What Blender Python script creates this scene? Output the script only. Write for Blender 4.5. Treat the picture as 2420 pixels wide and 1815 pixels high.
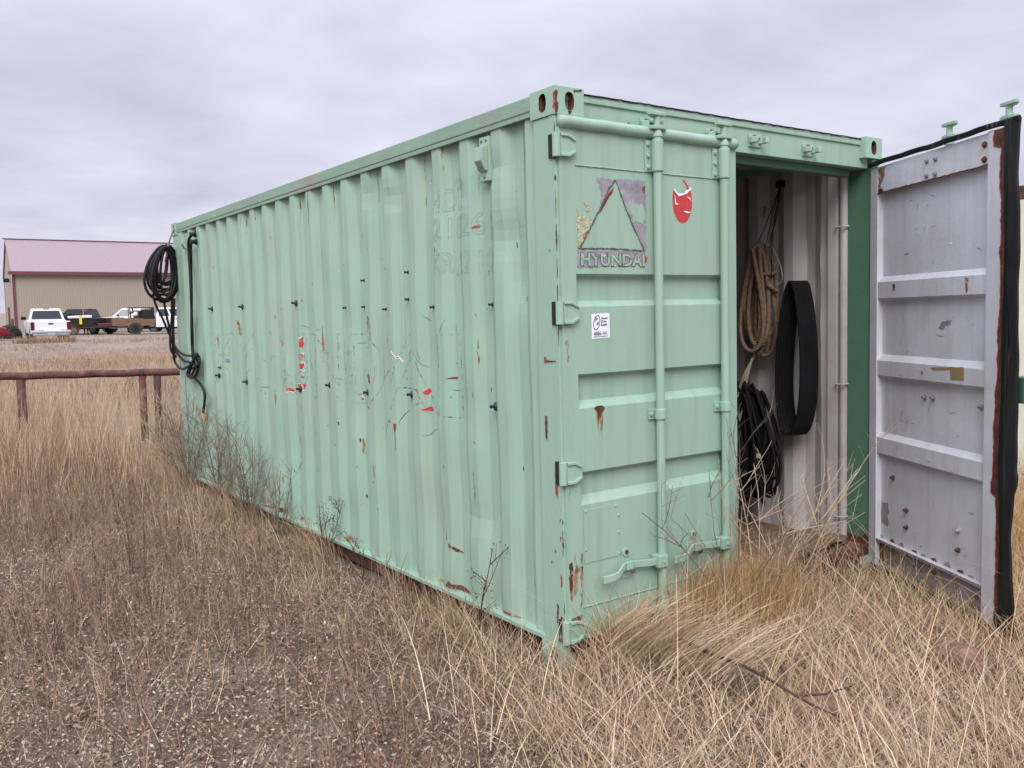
import bpy, bmesh, math, random
import numpy as np
from mathutils import Matrix, Vector

for o in list(bpy.data.objects):
    bpy.data.objects.remove(o)
scene = bpy.context.scene
COL = scene.collection
rng = np.random.default_rng(7)
random.seed(7)
R = math.radians

# ------------------------------------------------------------------ camera
F, CX, CY = 2099.4, 1210.0, 907.5          # focal length and centre in photo pixels (2420 wide)

def axes(yaw, pitch, roll):
    f = np.array([math.sin(yaw)*math.cos(pitch), math.cos(yaw)*math.cos(pitch), math.sin(pitch)])
    r = np.array([math.cos(yaw), -math.sin(yaw), 0.0])
    u = np.cross(r, f)
    return np.array([r*math.cos(roll)+u*math.sin(roll), -r*math.sin(roll)+u*math.cos(roll), f])

RC = axes(.6192, -.0769, -.0253)           # camera axes seen from the container (it stands a little tilted)
RW = axes(.6192, -.0865, -.012)            # camera axes in the world
PC = np.array([-2.4279, -3.0374, 1.614])
MR = RW.T @ RC                             # container -> world rotation
PW = MR @ PC

cam_d = bpy.data.cameras.new('camera')
cam_d.sensor_width = 36.0
cam_d.lens = 36.0*F/2420.0
cam_d.clip_start = 0.05
cam_d.clip_end = 6000
cam = bpy.data.objects.new('camera', cam_d)
COL.objects.link(cam)
m = Matrix(((RW[0][0], RW[1][0], -RW[2][0], PW[0]),
            (RW[0][1], RW[1][1], -RW[2][1], PW[1]),
            (RW[0][2], RW[1][2], -RW[2][2], PW[2]),
            (0, 0, 0, 1)))
cam.matrix_world = m
scene.camera = cam
scene.render.resolution_x, scene.render.resolution_y = 1024, 768

# ------------------------------------------------------------------ world: overcast sky
SUN_EL, SUN_AZ = R(44), R(222)
world = bpy.data.worlds.new('World')
scene.world = world
world.use_nodes = True
nt = world.node_tree
N, L = nt.nodes, nt.links
N.clear()
out = N.new('ShaderNodeOutputWorld')
bg = N.new('ShaderNodeBackground')
bg.inputs['Strength'].default_value = 1.0
L.new(bg.outputs[0], out.inputs[0])
sky = N.new('ShaderNodeTexSky')
sky.sky_type = 'NISHITA'
sky.sun_disc = False
sky.sun_elevation = SUN_EL
sky.sun_rotation = SUN_AZ
sky.dust_density = 3.0
sky.air_density = 1.2
skys = N.new('ShaderNodeVectorMath'); skys.operation = 'SCALE'
skys.inputs['Scale'].default_value = 0.06
L.new(sky.outputs[0], skys.inputs[0])
tc = N.new('ShaderNodeTexCoord')
sep = N.new('ShaderNodeSeparateXYZ')
L.new(tc.outputs['Generated'], sep.inputs[0])
# project direction on a cloud layer so clouds flatten towards the horizon
zc = N.new('ShaderNodeMath'); zc.operation = 'MAXIMUM'; zc.inputs[1].default_value = 0.0
L.new(sep.outputs['Z'], zc.inputs[0])
za = N.new('ShaderNodeMath'); za.operation = 'ADD'; za.inputs[1].default_value = 0.16
L.new(zc.outputs[0], za.inputs[0])
div = N.new('ShaderNodeVectorMath'); div.operation = 'DIVIDE'
comb = N.new('ShaderNodeCombineXYZ')
for i in range(3):
    L.new(za.outputs[0], comb.inputs[i])
L.new(tc.outputs['Generated'], div.inputs[0]); L.new(comb.outputs[0], div.inputs[1])
n1 = N.new('ShaderNodeTexNoise'); n1.inputs['Scale'].default_value = 0.85; n1.inputs['Detail'].default_value = 5; n1.inputs['Roughness'].default_value = 0.52
n1.inputs['Distortion'].default_value = 0.35
L.new(div.outputs[0], n1.inputs['Vector'])
n2 = N.new('ShaderNodeTexNoise'); n2.inputs['Scale'].default_value = 2.3; n2.inputs['Detail'].default_value = 6; n2.inputs['Roughness'].default_value = 0.55
n2.inputs['Distortion'].default_value = 0.5
L.new(div.outputs[0], n2.inputs['Vector'])
mixn = N.new('ShaderNodeMath'); mixn.operation = 'MULTIPLY_ADD'; mixn.inputs[1].default_value = 0.34
L.new(n2.outputs['Fac'], mixn.inputs[0]); L.new(n1.outputs['Fac'], mixn.inputs[2])
ramp = N.new('ShaderNodeValToRGB')
ramp.color_ramp.elements[0].position = 0.47; ramp.color_ramp.elements[0].color = (.318, .316, .395, 1)
ramp.color_ramp.elements[1].position = 0.82; ramp.color_ramp.elements[1].color = (.472, .470, .550, 1)
e = ramp.color_ramp.elements.new(0.63); e.color = (.388, .386, .472, 1)
L.new(mixn.outputs[0], ramp.inputs[0])
# overcast skies brighten towards the zenith
zen = N.new('ShaderNodeMapRange'); zen.interpolation_type = 'SMOOTHSTEP'
zen.inputs['From Min'].default_value = 0.22; zen.inputs['From Max'].default_value = 1.0
zen.inputs['To Min'].default_value = 1.0; zen.inputs['To Max'].default_value = 3.0
L.new(zc.outputs[0], zen.inputs['Value'])
sc = N.new('ShaderNodeVectorMath'); sc.operation = 'SCALE'
L.new(ramp.outputs[0], sc.inputs[0]); L.new(zen.outputs[0], sc.inputs['Scale'])
mx = N.new('ShaderNodeMix'); mx.data_type = 'RGBA'; mx.inputs['Factor'].default_value = 0.92
L.new(skys.outputs[0], mx.inputs['A']); L.new(sc.outputs[0], mx.inputs['B'])
L.new(mx.outputs['Result'], bg.inputs['Color'])

# ------------------------------------------------------------------ sun, exposure
sd = bpy.data.lights.new('sun', 'SUN')
sd.energy = 1.5
sd.angle = R(35)
sd.color = (1.0, .965, .92)
so = bpy.data.objects.new('sun', sd)
COL.objects.link(so)
# sun behind the camera, a little to the left
sdir = Vector((math.sin(SUN_AZ)*math.cos(SUN_EL), math.cos(SUN_AZ)*math.cos(SUN_EL), math.sin(SUN_EL)))
so.rotation_euler = sdir.to_track_quat('Z', 'Y').to_euler()
so.location = (-8, -12, 20)
vs = scene.view_settings
vs.view_transform = 'Standard'; vs.look = 'None'; vs.gamma = 1.0; vs.use_curve_mapping = False
vs.exposure = 0.85
scene.cycles.max_bounces = 4
scene.cycles.diffuse_bounces = 3

# ------------------------------------------------------------------ pixel helpers (photo pixels -> places)
def ray(px, py, A=RC):
    return ((px-CX)*A[0]-(py-CY)*A[1]+F*A[2])/F
def on_x(px, py, X=0.0):                   # container frame, plane x = X
    d = ray(px, py); return PC+(X-PC[0])/d[0]*d
def on_y(px, py, Y=0.0):
    d = ray(px, py); return PC+(Y-PC[1])/d[1]*d
def on_z(px, py, Z=0.0):
    d = ray(px, py); return PC+(Z-PC[2])/d[2]*d
def on_plane(px, py, q, n):
    d = ray(px, py); q = np.array(q); n = np.array(n)
    return PC+((q-PC) @ n)/(d @ n)*d
def world_depth(px, py, D):
    return PW+ray(px, py, RW)*D
def world_ground(px, py, Z=0.0):
    d = ray(px, py, RW); return PW+(Z-PW[2])/d[2]*d
def c2w(p):
    return MR @ np.array(p)

# ------------------------------------------------------------------ materials
def mat(name, col, rough=.6, metal=0.0, var=.10, scale=6.0, bump=0.0, bscale=80.0, col2=None, c2scale=5.0,
        c2th=.66, c2soft=.04, spec=.35, stretch=None, col3=None, c3scale=1.5, c3lo=.5, c3hi=.75, wave=None, streak=None):
    mt = bpy.data.materials.new(name); mt.use_nodes = True
    t = mt.node_tree; n, l = t.nodes, t.links
    b = n['Principled BSDF']
    b.inputs['Roughness'].default_value = rough
    b.inputs['Metallic'].default_value = metal
    b.inputs['Specular IOR Level'].default_value = spec
    co = n.new('ShaderNodeTexCoord')
    vec = co.outputs['Object']
    if stretch:
        mp = n.new('ShaderNodeMapping'); mp.inputs['Scale'].default_value = stretch
        l.new(vec, mp.inputs[0]); vec = mp.outputs[0]
    def noise(s, d=3, r=.6, v=None):
        q = n.new('ShaderNodeTexNoise'); q.inputs['Scale'].default_value = s; q.inputs['Detail'].default_value = d
        q.inputs['Roughness'].default_value = r; l.new(v or vec, q.inputs['Vector']); return q
    q = noise(scale)
    mr = n.new('ShaderNodeMapRange'); mr.inputs['From Min'].default_value = .3; mr.inputs['From Max'].default_value = .7
    l.new(q.outputs['Fac'], mr.inputs['Value'])
    mi = n.new('ShaderNodeMix'); mi.data_type = 'RGBA'
    mi.inputs['A'].default_value = (*[c*(1-var) for c in col], 1); mi.inputs['B'].default_value = (*[min(1, c*(1+var)) for c in col], 1)
    l.new(mr.outputs[0], mi.inputs['Factor'])
    cur = mi.outputs['Result']
    if col3:
        q3 = noise(c3scale, 4, .65)
        m3 = n.new('ShaderNodeMapRange'); m3.inputs['From Min'].default_value = c3lo; m3.inputs['From Max'].default_value = c3hi
        l.new(q3.outputs['Fac'], m3.inputs['Value'])
        x3 = n.new('ShaderNodeMix'); x3.data_type = 'RGBA'; l.new(m3.outputs[0], x3.inputs['Factor'])
        l.new(cur, x3.inputs['A']); x3.inputs['B'].default_value = (*col3, 1); cur = x3.outputs['Result']
    if col2:
        q2 = noise(c2scale, 4, .7)
        m2 = n.new('ShaderNodeMapRange'); m2.inputs['From Min'].default_value = c2th; m2.inputs['From Max'].default_value = c2th+c2soft
        l.new(q2.outputs['Fac'], m2.inputs['Value'])
        x2 = n.new('ShaderNodeMix'); x2.data_type = 'RGBA'; l.new(m2.outputs[0], x2.inputs['Factor'])
        l.new(cur, x2.inputs['A']); x2.inputs['B'].default_value = (*col2, 1); cur = x2.outputs['Result']
    if streak:
        ms_ = n.new('ShaderNodeMapping'); ms_.inputs['Scale'].default_value = (1, 1, .06); l.new(co.outputs['Object'], ms_.inputs[0])
        qs = noise(16, 3, .6, ms_.outputs[0]); mq = n.new('ShaderNodeMapRange'); mq.inputs['From Min'].default_value = .48; mq.inputs['From Max'].default_value = .75; mq.inputs['To Max'].default_value = .5
        l.new(qs.outputs['Fac'], mq.inputs['Value'])
        xs = n.new('ShaderNodeMix'); xs.data_type = 'RGBA'; l.new(mq.outputs[0], xs.inputs['Factor']); l.new(cur, xs.inputs['A']); xs.inputs['B'].default_value = (*streak, 1); cur = xs.outputs['Result']
    l.new(cur, b.inputs['Base Color'])
    rr = n.new('ShaderNodeMapRange'); rr.inputs['To Min'].default_value = max(.05, rough-.1); rr.inputs['To Max'].default_value = min(1, rough+.1)
    l.new(q.outputs['Fac'], rr.inputs['Value']); l.new(rr.outputs[0], b.inputs['Roughness'])
    if bump or wave:
        bp = n.new('ShaderNodeBump'); bp.inputs['Strength'].default_value = bump or .6; bp.inputs['Distance'].default_value = .01
        if wave:
            w = n.new('ShaderNodeTexWave'); w.bands_direction = wave[0]; w.inputs['Scale'].default_value = wave[1]
            l.new(co.outputs['Object'], w.inputs['Vector']); l.new(w.outputs['Fac'], bp.inputs['Height']); bp.inputs['Distance'].default_value = wave[2]
        else:
            qb = noise(bscale, 2, .6); l.new(qb.outputs['Fac'], bp.inputs['Height'])
        l.new(bp.outputs[0], b.inputs['Normal'])
    return mt

def attr_mat(name, rough=.85, transl=.25):
    mt = bpy.data.materials.new(name); mt.use_nodes = True
    t = mt.node_tree; n, l = t.nodes, t.links
    b = n['Principled BSDF']; b.inputs['Roughness'].default_value = rough; b.inputs['Specular IOR Level'].default_value = .15
    a = n.new('ShaderNodeAttribute'); a.attribute_name = 'Col'
    l.new(a.outputs['Color'], b.inputs['Base Color'])
    if transl:
        tr = n.new('ShaderNodeBsdfTranslucent'); l.new(a.outputs['Color'], tr.inputs[0])
        ms = n.new('ShaderNodeMixShader'); ms.inputs[0].default_value = transl
        l.new(b.outputs[0], ms.inputs[1]); l.new(tr.outputs[0], ms.inputs[2])
        l.new(ms.outputs[0], n['Material Output'].inputs[0])
    return mt

GREEN = (.295, .452, .352)
RUST = (.16, .06, .03)
M = {}
M['green'] = mat('green_paint', GREEN, .5, var=.035, scale=3.0, bump=.10, bscale=160, spec=.4,
                 col3=(.33, .42, .33), c3scale=1.4, c3lo=.45, c3hi=.74, col2=(.20, .085, .05), c2scale=9.0, c2th=.765, c2soft=.012, streak=(.215, .315, .235))
M['green_wall'] = mat('green_wall_paint', GREEN, .5, var=.035, scale=2.0, bump=.08, bscale=150, spec=.4,
                 col3=(.325, .415, .325), c3scale=1.3, c3lo=.45, c3hi=.74, col2=(.22, .12, .08), c2scale=11.0, c2th=.765, c2soft=.012, streak=(.205, .31, .23))
M['green_post'] = mat('green_post_paint', GREEN, .5, var=.04, scale=3.0, bump=.16, bscale=60, spec=.4,
                 col3=(.30, .37, .28), c3scale=2.0, c3lo=.5, c3hi=.75, col2=RUST, c2scale=14.0, c2th=.715, c2soft=.015, stretch=(1, 1, .35))
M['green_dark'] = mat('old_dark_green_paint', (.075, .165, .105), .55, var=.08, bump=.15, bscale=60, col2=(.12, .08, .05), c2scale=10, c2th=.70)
M['green_top'] = mat('worn_top_rail_paint', (.235, .355, .27), .6, var=.08, scale=4, bump=.2, bscale=50, col2=(.26, .13, .08), c2scale=6, c2th=.70,
                     col3=(.30, .27, .22), c3scale=2.5, c3lo=.52, c3hi=.7, stretch=(1, .5, 1))
M['white_in'] = mat('white_inside_paint', (.44, .425, .42), .55, var=.06, scale=2, bump=.1, bscale=60, col3=(.34, .30, .285), c3scale=2.0, c3lo=.45, c3hi=.75, streak=(.36, .31, .28),
                    col2=(.14, .07, .05), c2scale=14, c2th=.77)
M['grey_door'] = mat('grey_door_inside_paint', (.61, .622, .665), .5, var=.06, scale=2.5, bump=.15, bscale=40, col3=(.49, .485, .495), c3scale=2.2, c3lo=.45, c3hi=.75,
                     col2=(.13, .06, .045), c2scale=13, c2th=.745, c2soft=.015, streak=(.44, .43, .43))
M['grey_dirty'] = mat('dirty_grey_paint', (.27, .25, .24), .7, var=.15, scale=5, bump=.2, col2=RUST, c2scale=6, c2th=.62, c2soft=.06)
M['rust'] = mat('rust', (.095, .038, .027), .85, var=.45, scale=25, bump=.5, bscale=120, col2=(.30, .30, .24), c2scale=40, c2th=.66, col3=(.21, .095, .045), c3scale=14)
M['primer'] = mat('red_primer', (.33, .05, .042), .6, var=.3, scale=20, bump=.2, col3=(.14, .04, .03), c3scale=30)
M['red'] = mat('red_vinyl', (.52, .05, .05), .45, var=.15, scale=14)
M['number'] = mat('painted_over_number', (.26, .40, .31), .6, var=.05)
M['stain'] = mat('rust_stain', (.27, .135, .06), .8, var=.4, scale=18, stretch=(1, 1, .35), col2=GREEN, c2scale=30, c2th=.47, c2soft=.10, col3=(.12, .05, .03), c3scale=22)
M['stain_grey'] = mat('rust_on_grey_paint', (.20, .11, .065), .8, var=.4, scale=18, col2=(.50, .49, .50), c2scale=30, c2th=.50, c2soft=.12)
M['galv'] = mat('bare_grey_steel', (.30, .293, .315), .5, var=.28, scale=14, bump=.25, bscale=70, col3=(.22, .20, .24), c3scale=9, c3lo=.45, c3hi=.65, col2=(.40, .22, .20), c2scale=22, c2th=.68)
M['flake'] = mat('flaked_yellowed_paint', (.40, .43, .30), .7, var=.2, scale=40, bump=1.0, bscale=70, col2=(.17, .13, .11), c2scale=45, c2th=.60, c2soft=.03, col3=(.42, .30, .12), c3scale=16)
M['crack'] = mat('dark_paint_crack', (.075, .09, .075), .9, var=.3)
M['crack_soft'] = mat('faint_paint_crack', (.215, .34, .26), .8, var=.1)
M['white'] = mat('white_sticker_paper', (.80, .80, .84), .5, var=.02)
M['ink'] = mat('black_ink', (.015, .013, .02), .5, var=.05)
M['dark'] = mat('dark_parts_and_slot_shade', (.02, .02, .018), .9, var=.2)
M['rubber'] = mat('black_rubber_seal', (.014, .014, .015), .5, spec=.2, var=.4, scale=8, bump=.35, bscale=30, col2=(.13, .12, .11), c2scale=9, c2th=.66, stretch=(1, 1, .25))
M['belt'] = mat('black_belt_rubber', (.007, .007, .008), .65, var=.3, bump=.2, bscale=60, spec=.15)
M['hose'] = mat('black_hose_rubber', (.016, .016, .017), .55, var=.4, bump=.2, bscale=90, spec=.2)
M['bolt'] = mat('black_plastic_bolt', (.025, .03, .033), .45, var=.2)
M['steel'] = mat('dull_steel', (.33, .33, .34), .4, metal=.6, var=.2)
M['rope'] = mat('manila_rope', (.22, .155, .10), .9, var=.3, scale=40, bump=.4, bscale=300)
M['cord'] = mat('old_cord', (.30, .25, .19), .9, var=.2)
M['wood'] = mat('weathered_plywood', (.17, .10, .06), .85, var=.3, scale=8, stretch=(1, 9, 6), bump=.4, bscale=20, col3=(.26, .18, .12), c3scale=4)
M['stickwood'] = mat('pale_wood', (.48, .32, .17), .8, var=.25, scale=20, stretch=(1, 8, 8))
M['card'] = mat('brown_tape', (.30, .215, .11), .5, var=.1)
M['box'] = mat('dusty_white_box', (.42, .41, .41), .7, var=.1)
M['cream'] = mat('cream_container_paint', (.62, .63, .50), .55, var=.06, bump=.1, col3=(.54, .53, .40), c3scale=1.3, col2=RUST, c2scale=8, c2th=.74)
M['pipe'] = mat('rusty_pipe', (.10, .042, .032), .8, var=.35, scale=9, bump=.4, bscale=60, col3=(.18, .10, .08), c3scale=6, c3lo=.5, c3hi=.7)
M['pipe_dark'] = mat('dark_rusty_pipe', (.06, .04, .034), .85, var=.3, scale=9, bump=.4, bscale=60)
M['rock'] = mat('brown_rock', (.20, .125, .085), .95, var=.45, scale=14, bump=1.0, bscale=28, col3=(.30, .21, .15), c3scale=8, spec=.15)
M['twig'] = mat('dark_dead_stem', (.075, .045, .033), .85, var=.3, scale=30)
M['twig_pale'] = mat('pale_dead_stem', (.40, .31, .21), .85, var=.25, scale=30)
M['twig_grey'] = mat('grey_brown_dead_stem', (.20, .155, .115), .85, var=.3, scale=30)
M['soil'] = None

# ------------------------------------------------------------------ mesh builder
class MB:
    def __init__(s):
        s.v = []; s.f = []; s.m = []
    def add(s, vs, fs, mi=0):
        o = len(s.v); s.v += [tuple(map(float, p)) for p in vs]
        s.f += [tuple(i+o for i in f) for f in fs]; s.m += [mi]*len(fs)
        return s
    def box(s, a, b, mi=0, mx=None):
        x0, y0, z0 = a; x1, y1, z1 = b
        vs = [(x0, y0, z0), (x1, y0, z0), (x1, y1, z0), (x0, y1, z0), (x0, y0, z1), (x1, y0, z1), (x1, y1, z1), (x0, y1, z1)]
        if mx is not None:
            vs = [tuple(mx @ Vector(p)) for p in vs]
        return s.add(vs, [(0, 3, 2, 1), (4, 5, 6, 7), (0, 1, 5, 4), (1, 2, 6, 5), (2, 3, 7, 6), (3, 0, 4, 7)], mi)
    def hexa(s, p, mi=0):                    # 8 points: bottom ring, top ring
        return s.add(p, [(0, 3, 2, 1), (4, 5, 6, 7), (0, 1, 5, 4), (1, 2, 6, 5), (2, 3, 7, 6), (3, 0, 4, 7)], mi)
    def prism(s, poly, fn, d0, d1, mi=0):    # fn(u, v, d) -> point
        n = len(poly)
        vs = [fn(u, v, d0) for u, v in poly]+[fn(u, v, d1) for u, v in poly]
        fs = [tuple(range(n))[::-1], tuple(range(n, 2*n))]+[(i, (i+1) % n, n+(i+1) % n, n+i) for i in range(n)]
        return s.add(vs, fs, mi)
    def tube(s, pts, r, n=8, mi=0, caps=True, closed=False):
        P = [Vector(p) for p in pts]; k = len(P)
        rs = r if hasattr(r, '__len__') else [r]*k
        vs = []; prev = None
        for i in range(k):
            a = P[i-1] if (i > 0 or closed) else P[i]
            b = P[(i+1) % k] if (i < k-1 or closed) else P[i]
            t = (b-a)
            t = t.normalized() if t.length > 1e-9 else Vector((0, 0, 1))
            if prev is None:
                ref = Vector((0, 0, 1)) if abs(t.z) < .9 else Vector((1, 0, 0))
                u = t.cross(ref).normalized()
            else:
                u = (prev-t*prev.dot(t))
                u = u.normalized() if u.length > 1e-6 else t.orthogonal().normalized()
            prev = u; w = t.cross(u)
            for j in range(n):
                a_ = 2*math.pi*j/n
                vs.append(P[i]+(u*math.cos(a_)+w*math.sin(a_))*rs[i])
        fs = []
        for i in range(k if closed else k-1):
            for j in range(n):
                i2 = (i+1) % k
                fs.append((i*n+j, i*n+(j+1) % n, i2*n+(j+1) % n, i2*n+j))
        if caps and not closed:
            fs += [tuple(range(n))[::-1], tuple(range((k-1)*n, k*n))]
        return s.add(vs, fs, mi)
    def lathe(s, prof, o, ax, n=16, mi=0):    # prof: (radius, height) along axis ax from o
        ax = Vector(ax).normalized(); u = ax.orthogonal().normalized(); w = ax.cross(u); o = Vector(o)
        vs = []
        for r, h in prof:
            for j in range(n):
                a = 2*math.pi*j/n
                vs.append(o+ax*h+(u*math.cos(a)+w*math.sin(a))*r)
        fs = [(i*n+j, i*n+(j+1) % n, (i+1)*n+(j+1) % n, (i+1)*n+j) for i in range(len(prof)-1) for j in range(n)]
        fs += [tuple(range(n))[::-1], tuple(range((len(prof)-1)*n, len(prof)*n))]
        return s.add(vs, fs, mi)
    def build(s, name, mats, parent=None, bevel=0, smooth=False, weld=False, kind=None):
        me = bpy.data.meshes.new(name)
        me.from_pydata(s.v, [], s.f)
        if not isinstance(mats, (list, tuple)):
            mats = [mats]
        for q in mats:
            me.materials.append(M[q] if isinstance(q, str) else q)
        me.polygons.foreach_set('material_index', s.m)
        bm = bmesh.new(); bm.from_mesh(me)
        if weld:
            bmesh.ops.remove_doubles(bm, verts=bm.verts, dist=1e-5)
        bmesh.ops.recalc_face_normals(bm, faces=bm.faces)
        bm.to_mesh(me); bm.free()
        if smooth:
            me.polygons.foreach_set('use_smooth', [True]*len(me.polygons))
        me.update()
        o = bpy.data.objects.new(name, me); COL.objects.link(o)
        if parent is not None:
            o.parent = parent
        if kind: o['kind'] = kind
        if bevel:
            b = o.modifiers.new('bevel', 'BEVEL'); b.width = bevel; b.segments = 2; b.limit_method = 'ANGLE'; b.angle_limit = R(35)
        return o

def tag(o, label, cat=None, group=None, kind=None):
    if label: o['label'] = label
    if cat: o['category'] = cat
    if group: o['group'] = group
    if kind: o['kind'] = kind
    return o
def empty(name, loc=(0, 0, 0), rz=0.0, parent=None):
    o = bpy.data.objects.new(name, None); o.empty_display_size = .2
    COL.objects.link(o); o.location = loc; o.rotation_euler = (0, 0, rz)
    if parent is not None: o.parent = parent
    return o
def copy_tree(o, parent=None):
    c = o.copy(); COL.objects.link(c); c.parent = parent
    for ch in list(o.children):
        copy_tree(ch, c)
    return c
def spline(pts, n=8):                        # Catmull-Rom through points
    P = [np.array(p, float) for p in pts]
    P = [2*P[0]-P[1]]+P+[2*P[-1]-P[-2]]
    o = []
    for i in range(1, len(P)-2):
        for k in range(n):
            t = k/n
            o.append(.5*((2*P[i])+(-P[i-1]+P[i+1])*t+(2*P[i-1]-5*P[i]+4*P[i+1]-P[i+2])*t*t+(-P[i-1]+3*P[i]-3*P[i+1]+P[i+2])*t**3))
    o.append(P[-2]); return o

# ------------------------------------------------------------------ ground
def fade(x, a, b):
    return np.clip((b-x)/(b-a), 0, 1)
def ground_z(x, y):
    x = np.asarray(x, float); y = np.asarray(y, float)
    r = np.hypot(x-1, y-2)
    f = fade(r, 7, 16)
    plane = (.005*x-.0156*y)*f
    n = .018*np.sin(2.1*x+.7*y+.4)*np.cos(1.7*y-.9*x)+.010*np.sin(5.3*x-3.1*y)+.007*np.sin(9.1*y+4.4*x+1)+.004*np.sin(17*x+3*y)*np.cos(15*y)
    n = n*fade(r, 25, 60)+.05*np.sin(.31*x+.2*y)*np.sin(.23*y)*fade(-r, -40, -12)*fade(r, 40, 90)
    hump = -.02*np.exp(-((x+.25)**2)/.08-((y-2.5)**2)/14)          # soil drifted along the container's foot
    return plane+n+hump*f+.012

def soil_material():
    mt = bpy.data.materials.new('dry_soil_and_litter'); mt.use_nodes = True
    t = mt.node_tree; n, l = t.nodes, t.links
    b = n['Principled BSDF']; b.inputs['Roughness'].default_value = .95; b.inputs['Specular IOR Level'].default_value = .1
    co = n.new('ShaderNodeTexCoord').outputs['Object']
    def noise(s, d=6, r=.65):
        q = n.new('ShaderNodeTexNoise'); q.inputs['Scale'].default_value = s; q.inputs['Detail'].default_value = d; q.inputs['Roughness'].default_value = r
        l.new(co, q.inputs['Vector']); return q.outputs['Fac']
    def ramp(f, els):
        q = n.new('ShaderNodeValToRGB'); q.color_ramp.elements[0].position = els[0][0]; q.color_ramp.elements[0].color = (*els[0][1], 1)
        q.color_ramp.elements[1].position = els[-1][0]; q.color_ramp.elements[1].color = (*els[-1][1], 1)
        for p, c in els[1:-1]:
            z = q.color_ramp.elements.new(p); z.color = (*c, 1)
        l.new(f, q.inputs[0]); return q.outputs[0]
    def mix(a, bb, f):
        q = n.new('ShaderNodeMix'); q.data_type = 'RGBA'
        for s_, v_ in (('A', a), ('B', bb), ('Factor', f)):
            if isinstance(v_, (tuple, float)): q.inputs[s_].default_value = v_
            else: l.new(v_, q.inputs[s_])
        return q.outputs['Result']
    fine = ramp(noise(105, 6, .75), [(.30, (.05, .036, .027)), (.46, (.15, .11, .08)), (.60, (.25, .19, .14)), (.72, (.42, .355, .285))])
    broad = ramp(noise(1.3, 5, .6), [(.35, (.11, .077, .056)), (.65, (.23, .17, .125))])
    near = mix(fine, broad, .25)
    gp = n.new('ShaderNodeMapRange'); gp.inputs['From Min'].default_value = .50; gp.inputs['From Max'].default_value = .66; gp.inputs['To Max'].default_value = .75; l.new(noise(1.9, 5, .7), gp.inputs['Value'])
    grav = ramp(noise(140, 4, .8), [(.32, (.10, .082, .066)), (.5, (.30, .25, .205)), (.66, (.50, .44, .375))])
    near = mix(near, grav, gp.outputs[0])
    sp = n.new('ShaderNodeSeparateXYZ'); l.new(co, sp.inputs[0])
    # beyond the weeds: tan cut grass, then the bare lot where the trucks stand
    ff = n.new('ShaderNodeMapRange'); ff.inputs['From Min'].default_value = 9; ff.inputs['From Max'].default_value = 20; l.new(sp.outputs['Y'], ff.inputs['Value'])
    field = ramp(noise(.55, 9, .72), [(.34, (.165, .12, .085)), (.5, (.255, .185, .135)), (.66, (.33, .245, .18))])
    c1 = mix(near, field, ff.outputs[0])
    ad = n.new('ShaderNodeMath'); ad.operation = 'MULTIPLY_ADD'; ad.inputs[1].default_value = 16.0; l.new(noise(.12, 5, .6), ad.inputs[0]); l.new(sp.outputs['Y'], ad.inputs[2])
    lf = n.new('ShaderNodeMapRange'); lf.inputs['From Min'].default_value = 40; lf.inputs['From Max'].default_value = 46; l.new(ad.outputs[0], lf.inputs['Value'])
    lot = ramp(noise(.35, 9, .75), [(.35, (.175, .14, .11)), (.5, (.24, .20, .16)), (.66, (.315, .265, .215))])
    c2 = mix(c1, lot, lf.outputs[0])
    l.new(c2, b.inputs['Base Color'])
    bp = n.new('ShaderNodeBump'); bp.inputs['Strength'].default_value = .9; bp.inputs['Distance'].default_value = .02
    l.new(noise(75, 5, .75), bp.inputs['Height']); l.new(bp.outputs[0], b.inputs['Normal'])
    return mt
M['soil'] = soil_material()

def make_ground():
    def ticks(lo, hi, flo, fhi, fine, g=1.35):
        a = list(np.arange(flo, fhi+1e-6, fine))
        s = fine; q = fhi
        while q < hi: s *= g; q += s; a.append(q)
        s = fine; q = flo
        while q > lo: s *= g; q -= s; a.insert(0, q)
        return np.array(a)
    xs = ticks(-1800, 1800, -7, 7, .11); ys = ticks(-300, 3200, -4, 14, .11)
    X, Y = np.meshgrid(xs, ys)
    Z = ground_z(X, Y)
    V = np.stack([X, Y, Z], -1).reshape(-1, 3)
    nx, ny = len(xs), len(ys)
    idx = np.arange(nx*ny).reshape(ny, nx)
    Q = np.stack([idx[:-1, :-1], idx[:-1, 1:], idx[1:, 1:], idx[1:, :-1]], -1).reshape(-1, 4)
    me = bpy.data.meshes.new('ground')
    me.from_pydata(V.tolist(), [], Q.tolist())
    me.polygons.foreach_set('use_smooth', [True]*len(me.polygons))
    me.materials.append(M['soil'])
    o = bpy.data.objects.new('ground', me); COL.objects.link(o)
    tag(o, 'dry brown ground with soil and plant litter', kind='structure')
make_ground()

# ================================================================== the container
LEN, WID, H = 6.058, 2.438, 2.591
box_root = bpy.data.objects.new('shipping_container', None)
COL.objects.link(box_root)
box_root.matrix_world = Matrix([[*MR[0], 0], [*MR[1], 0], [*MR[2], 0], [0, 0, 0, 1]])
tag(box_root, 'pale green steel shipping container with one door open and rust spots', 'container')
CR = box_root

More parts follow.
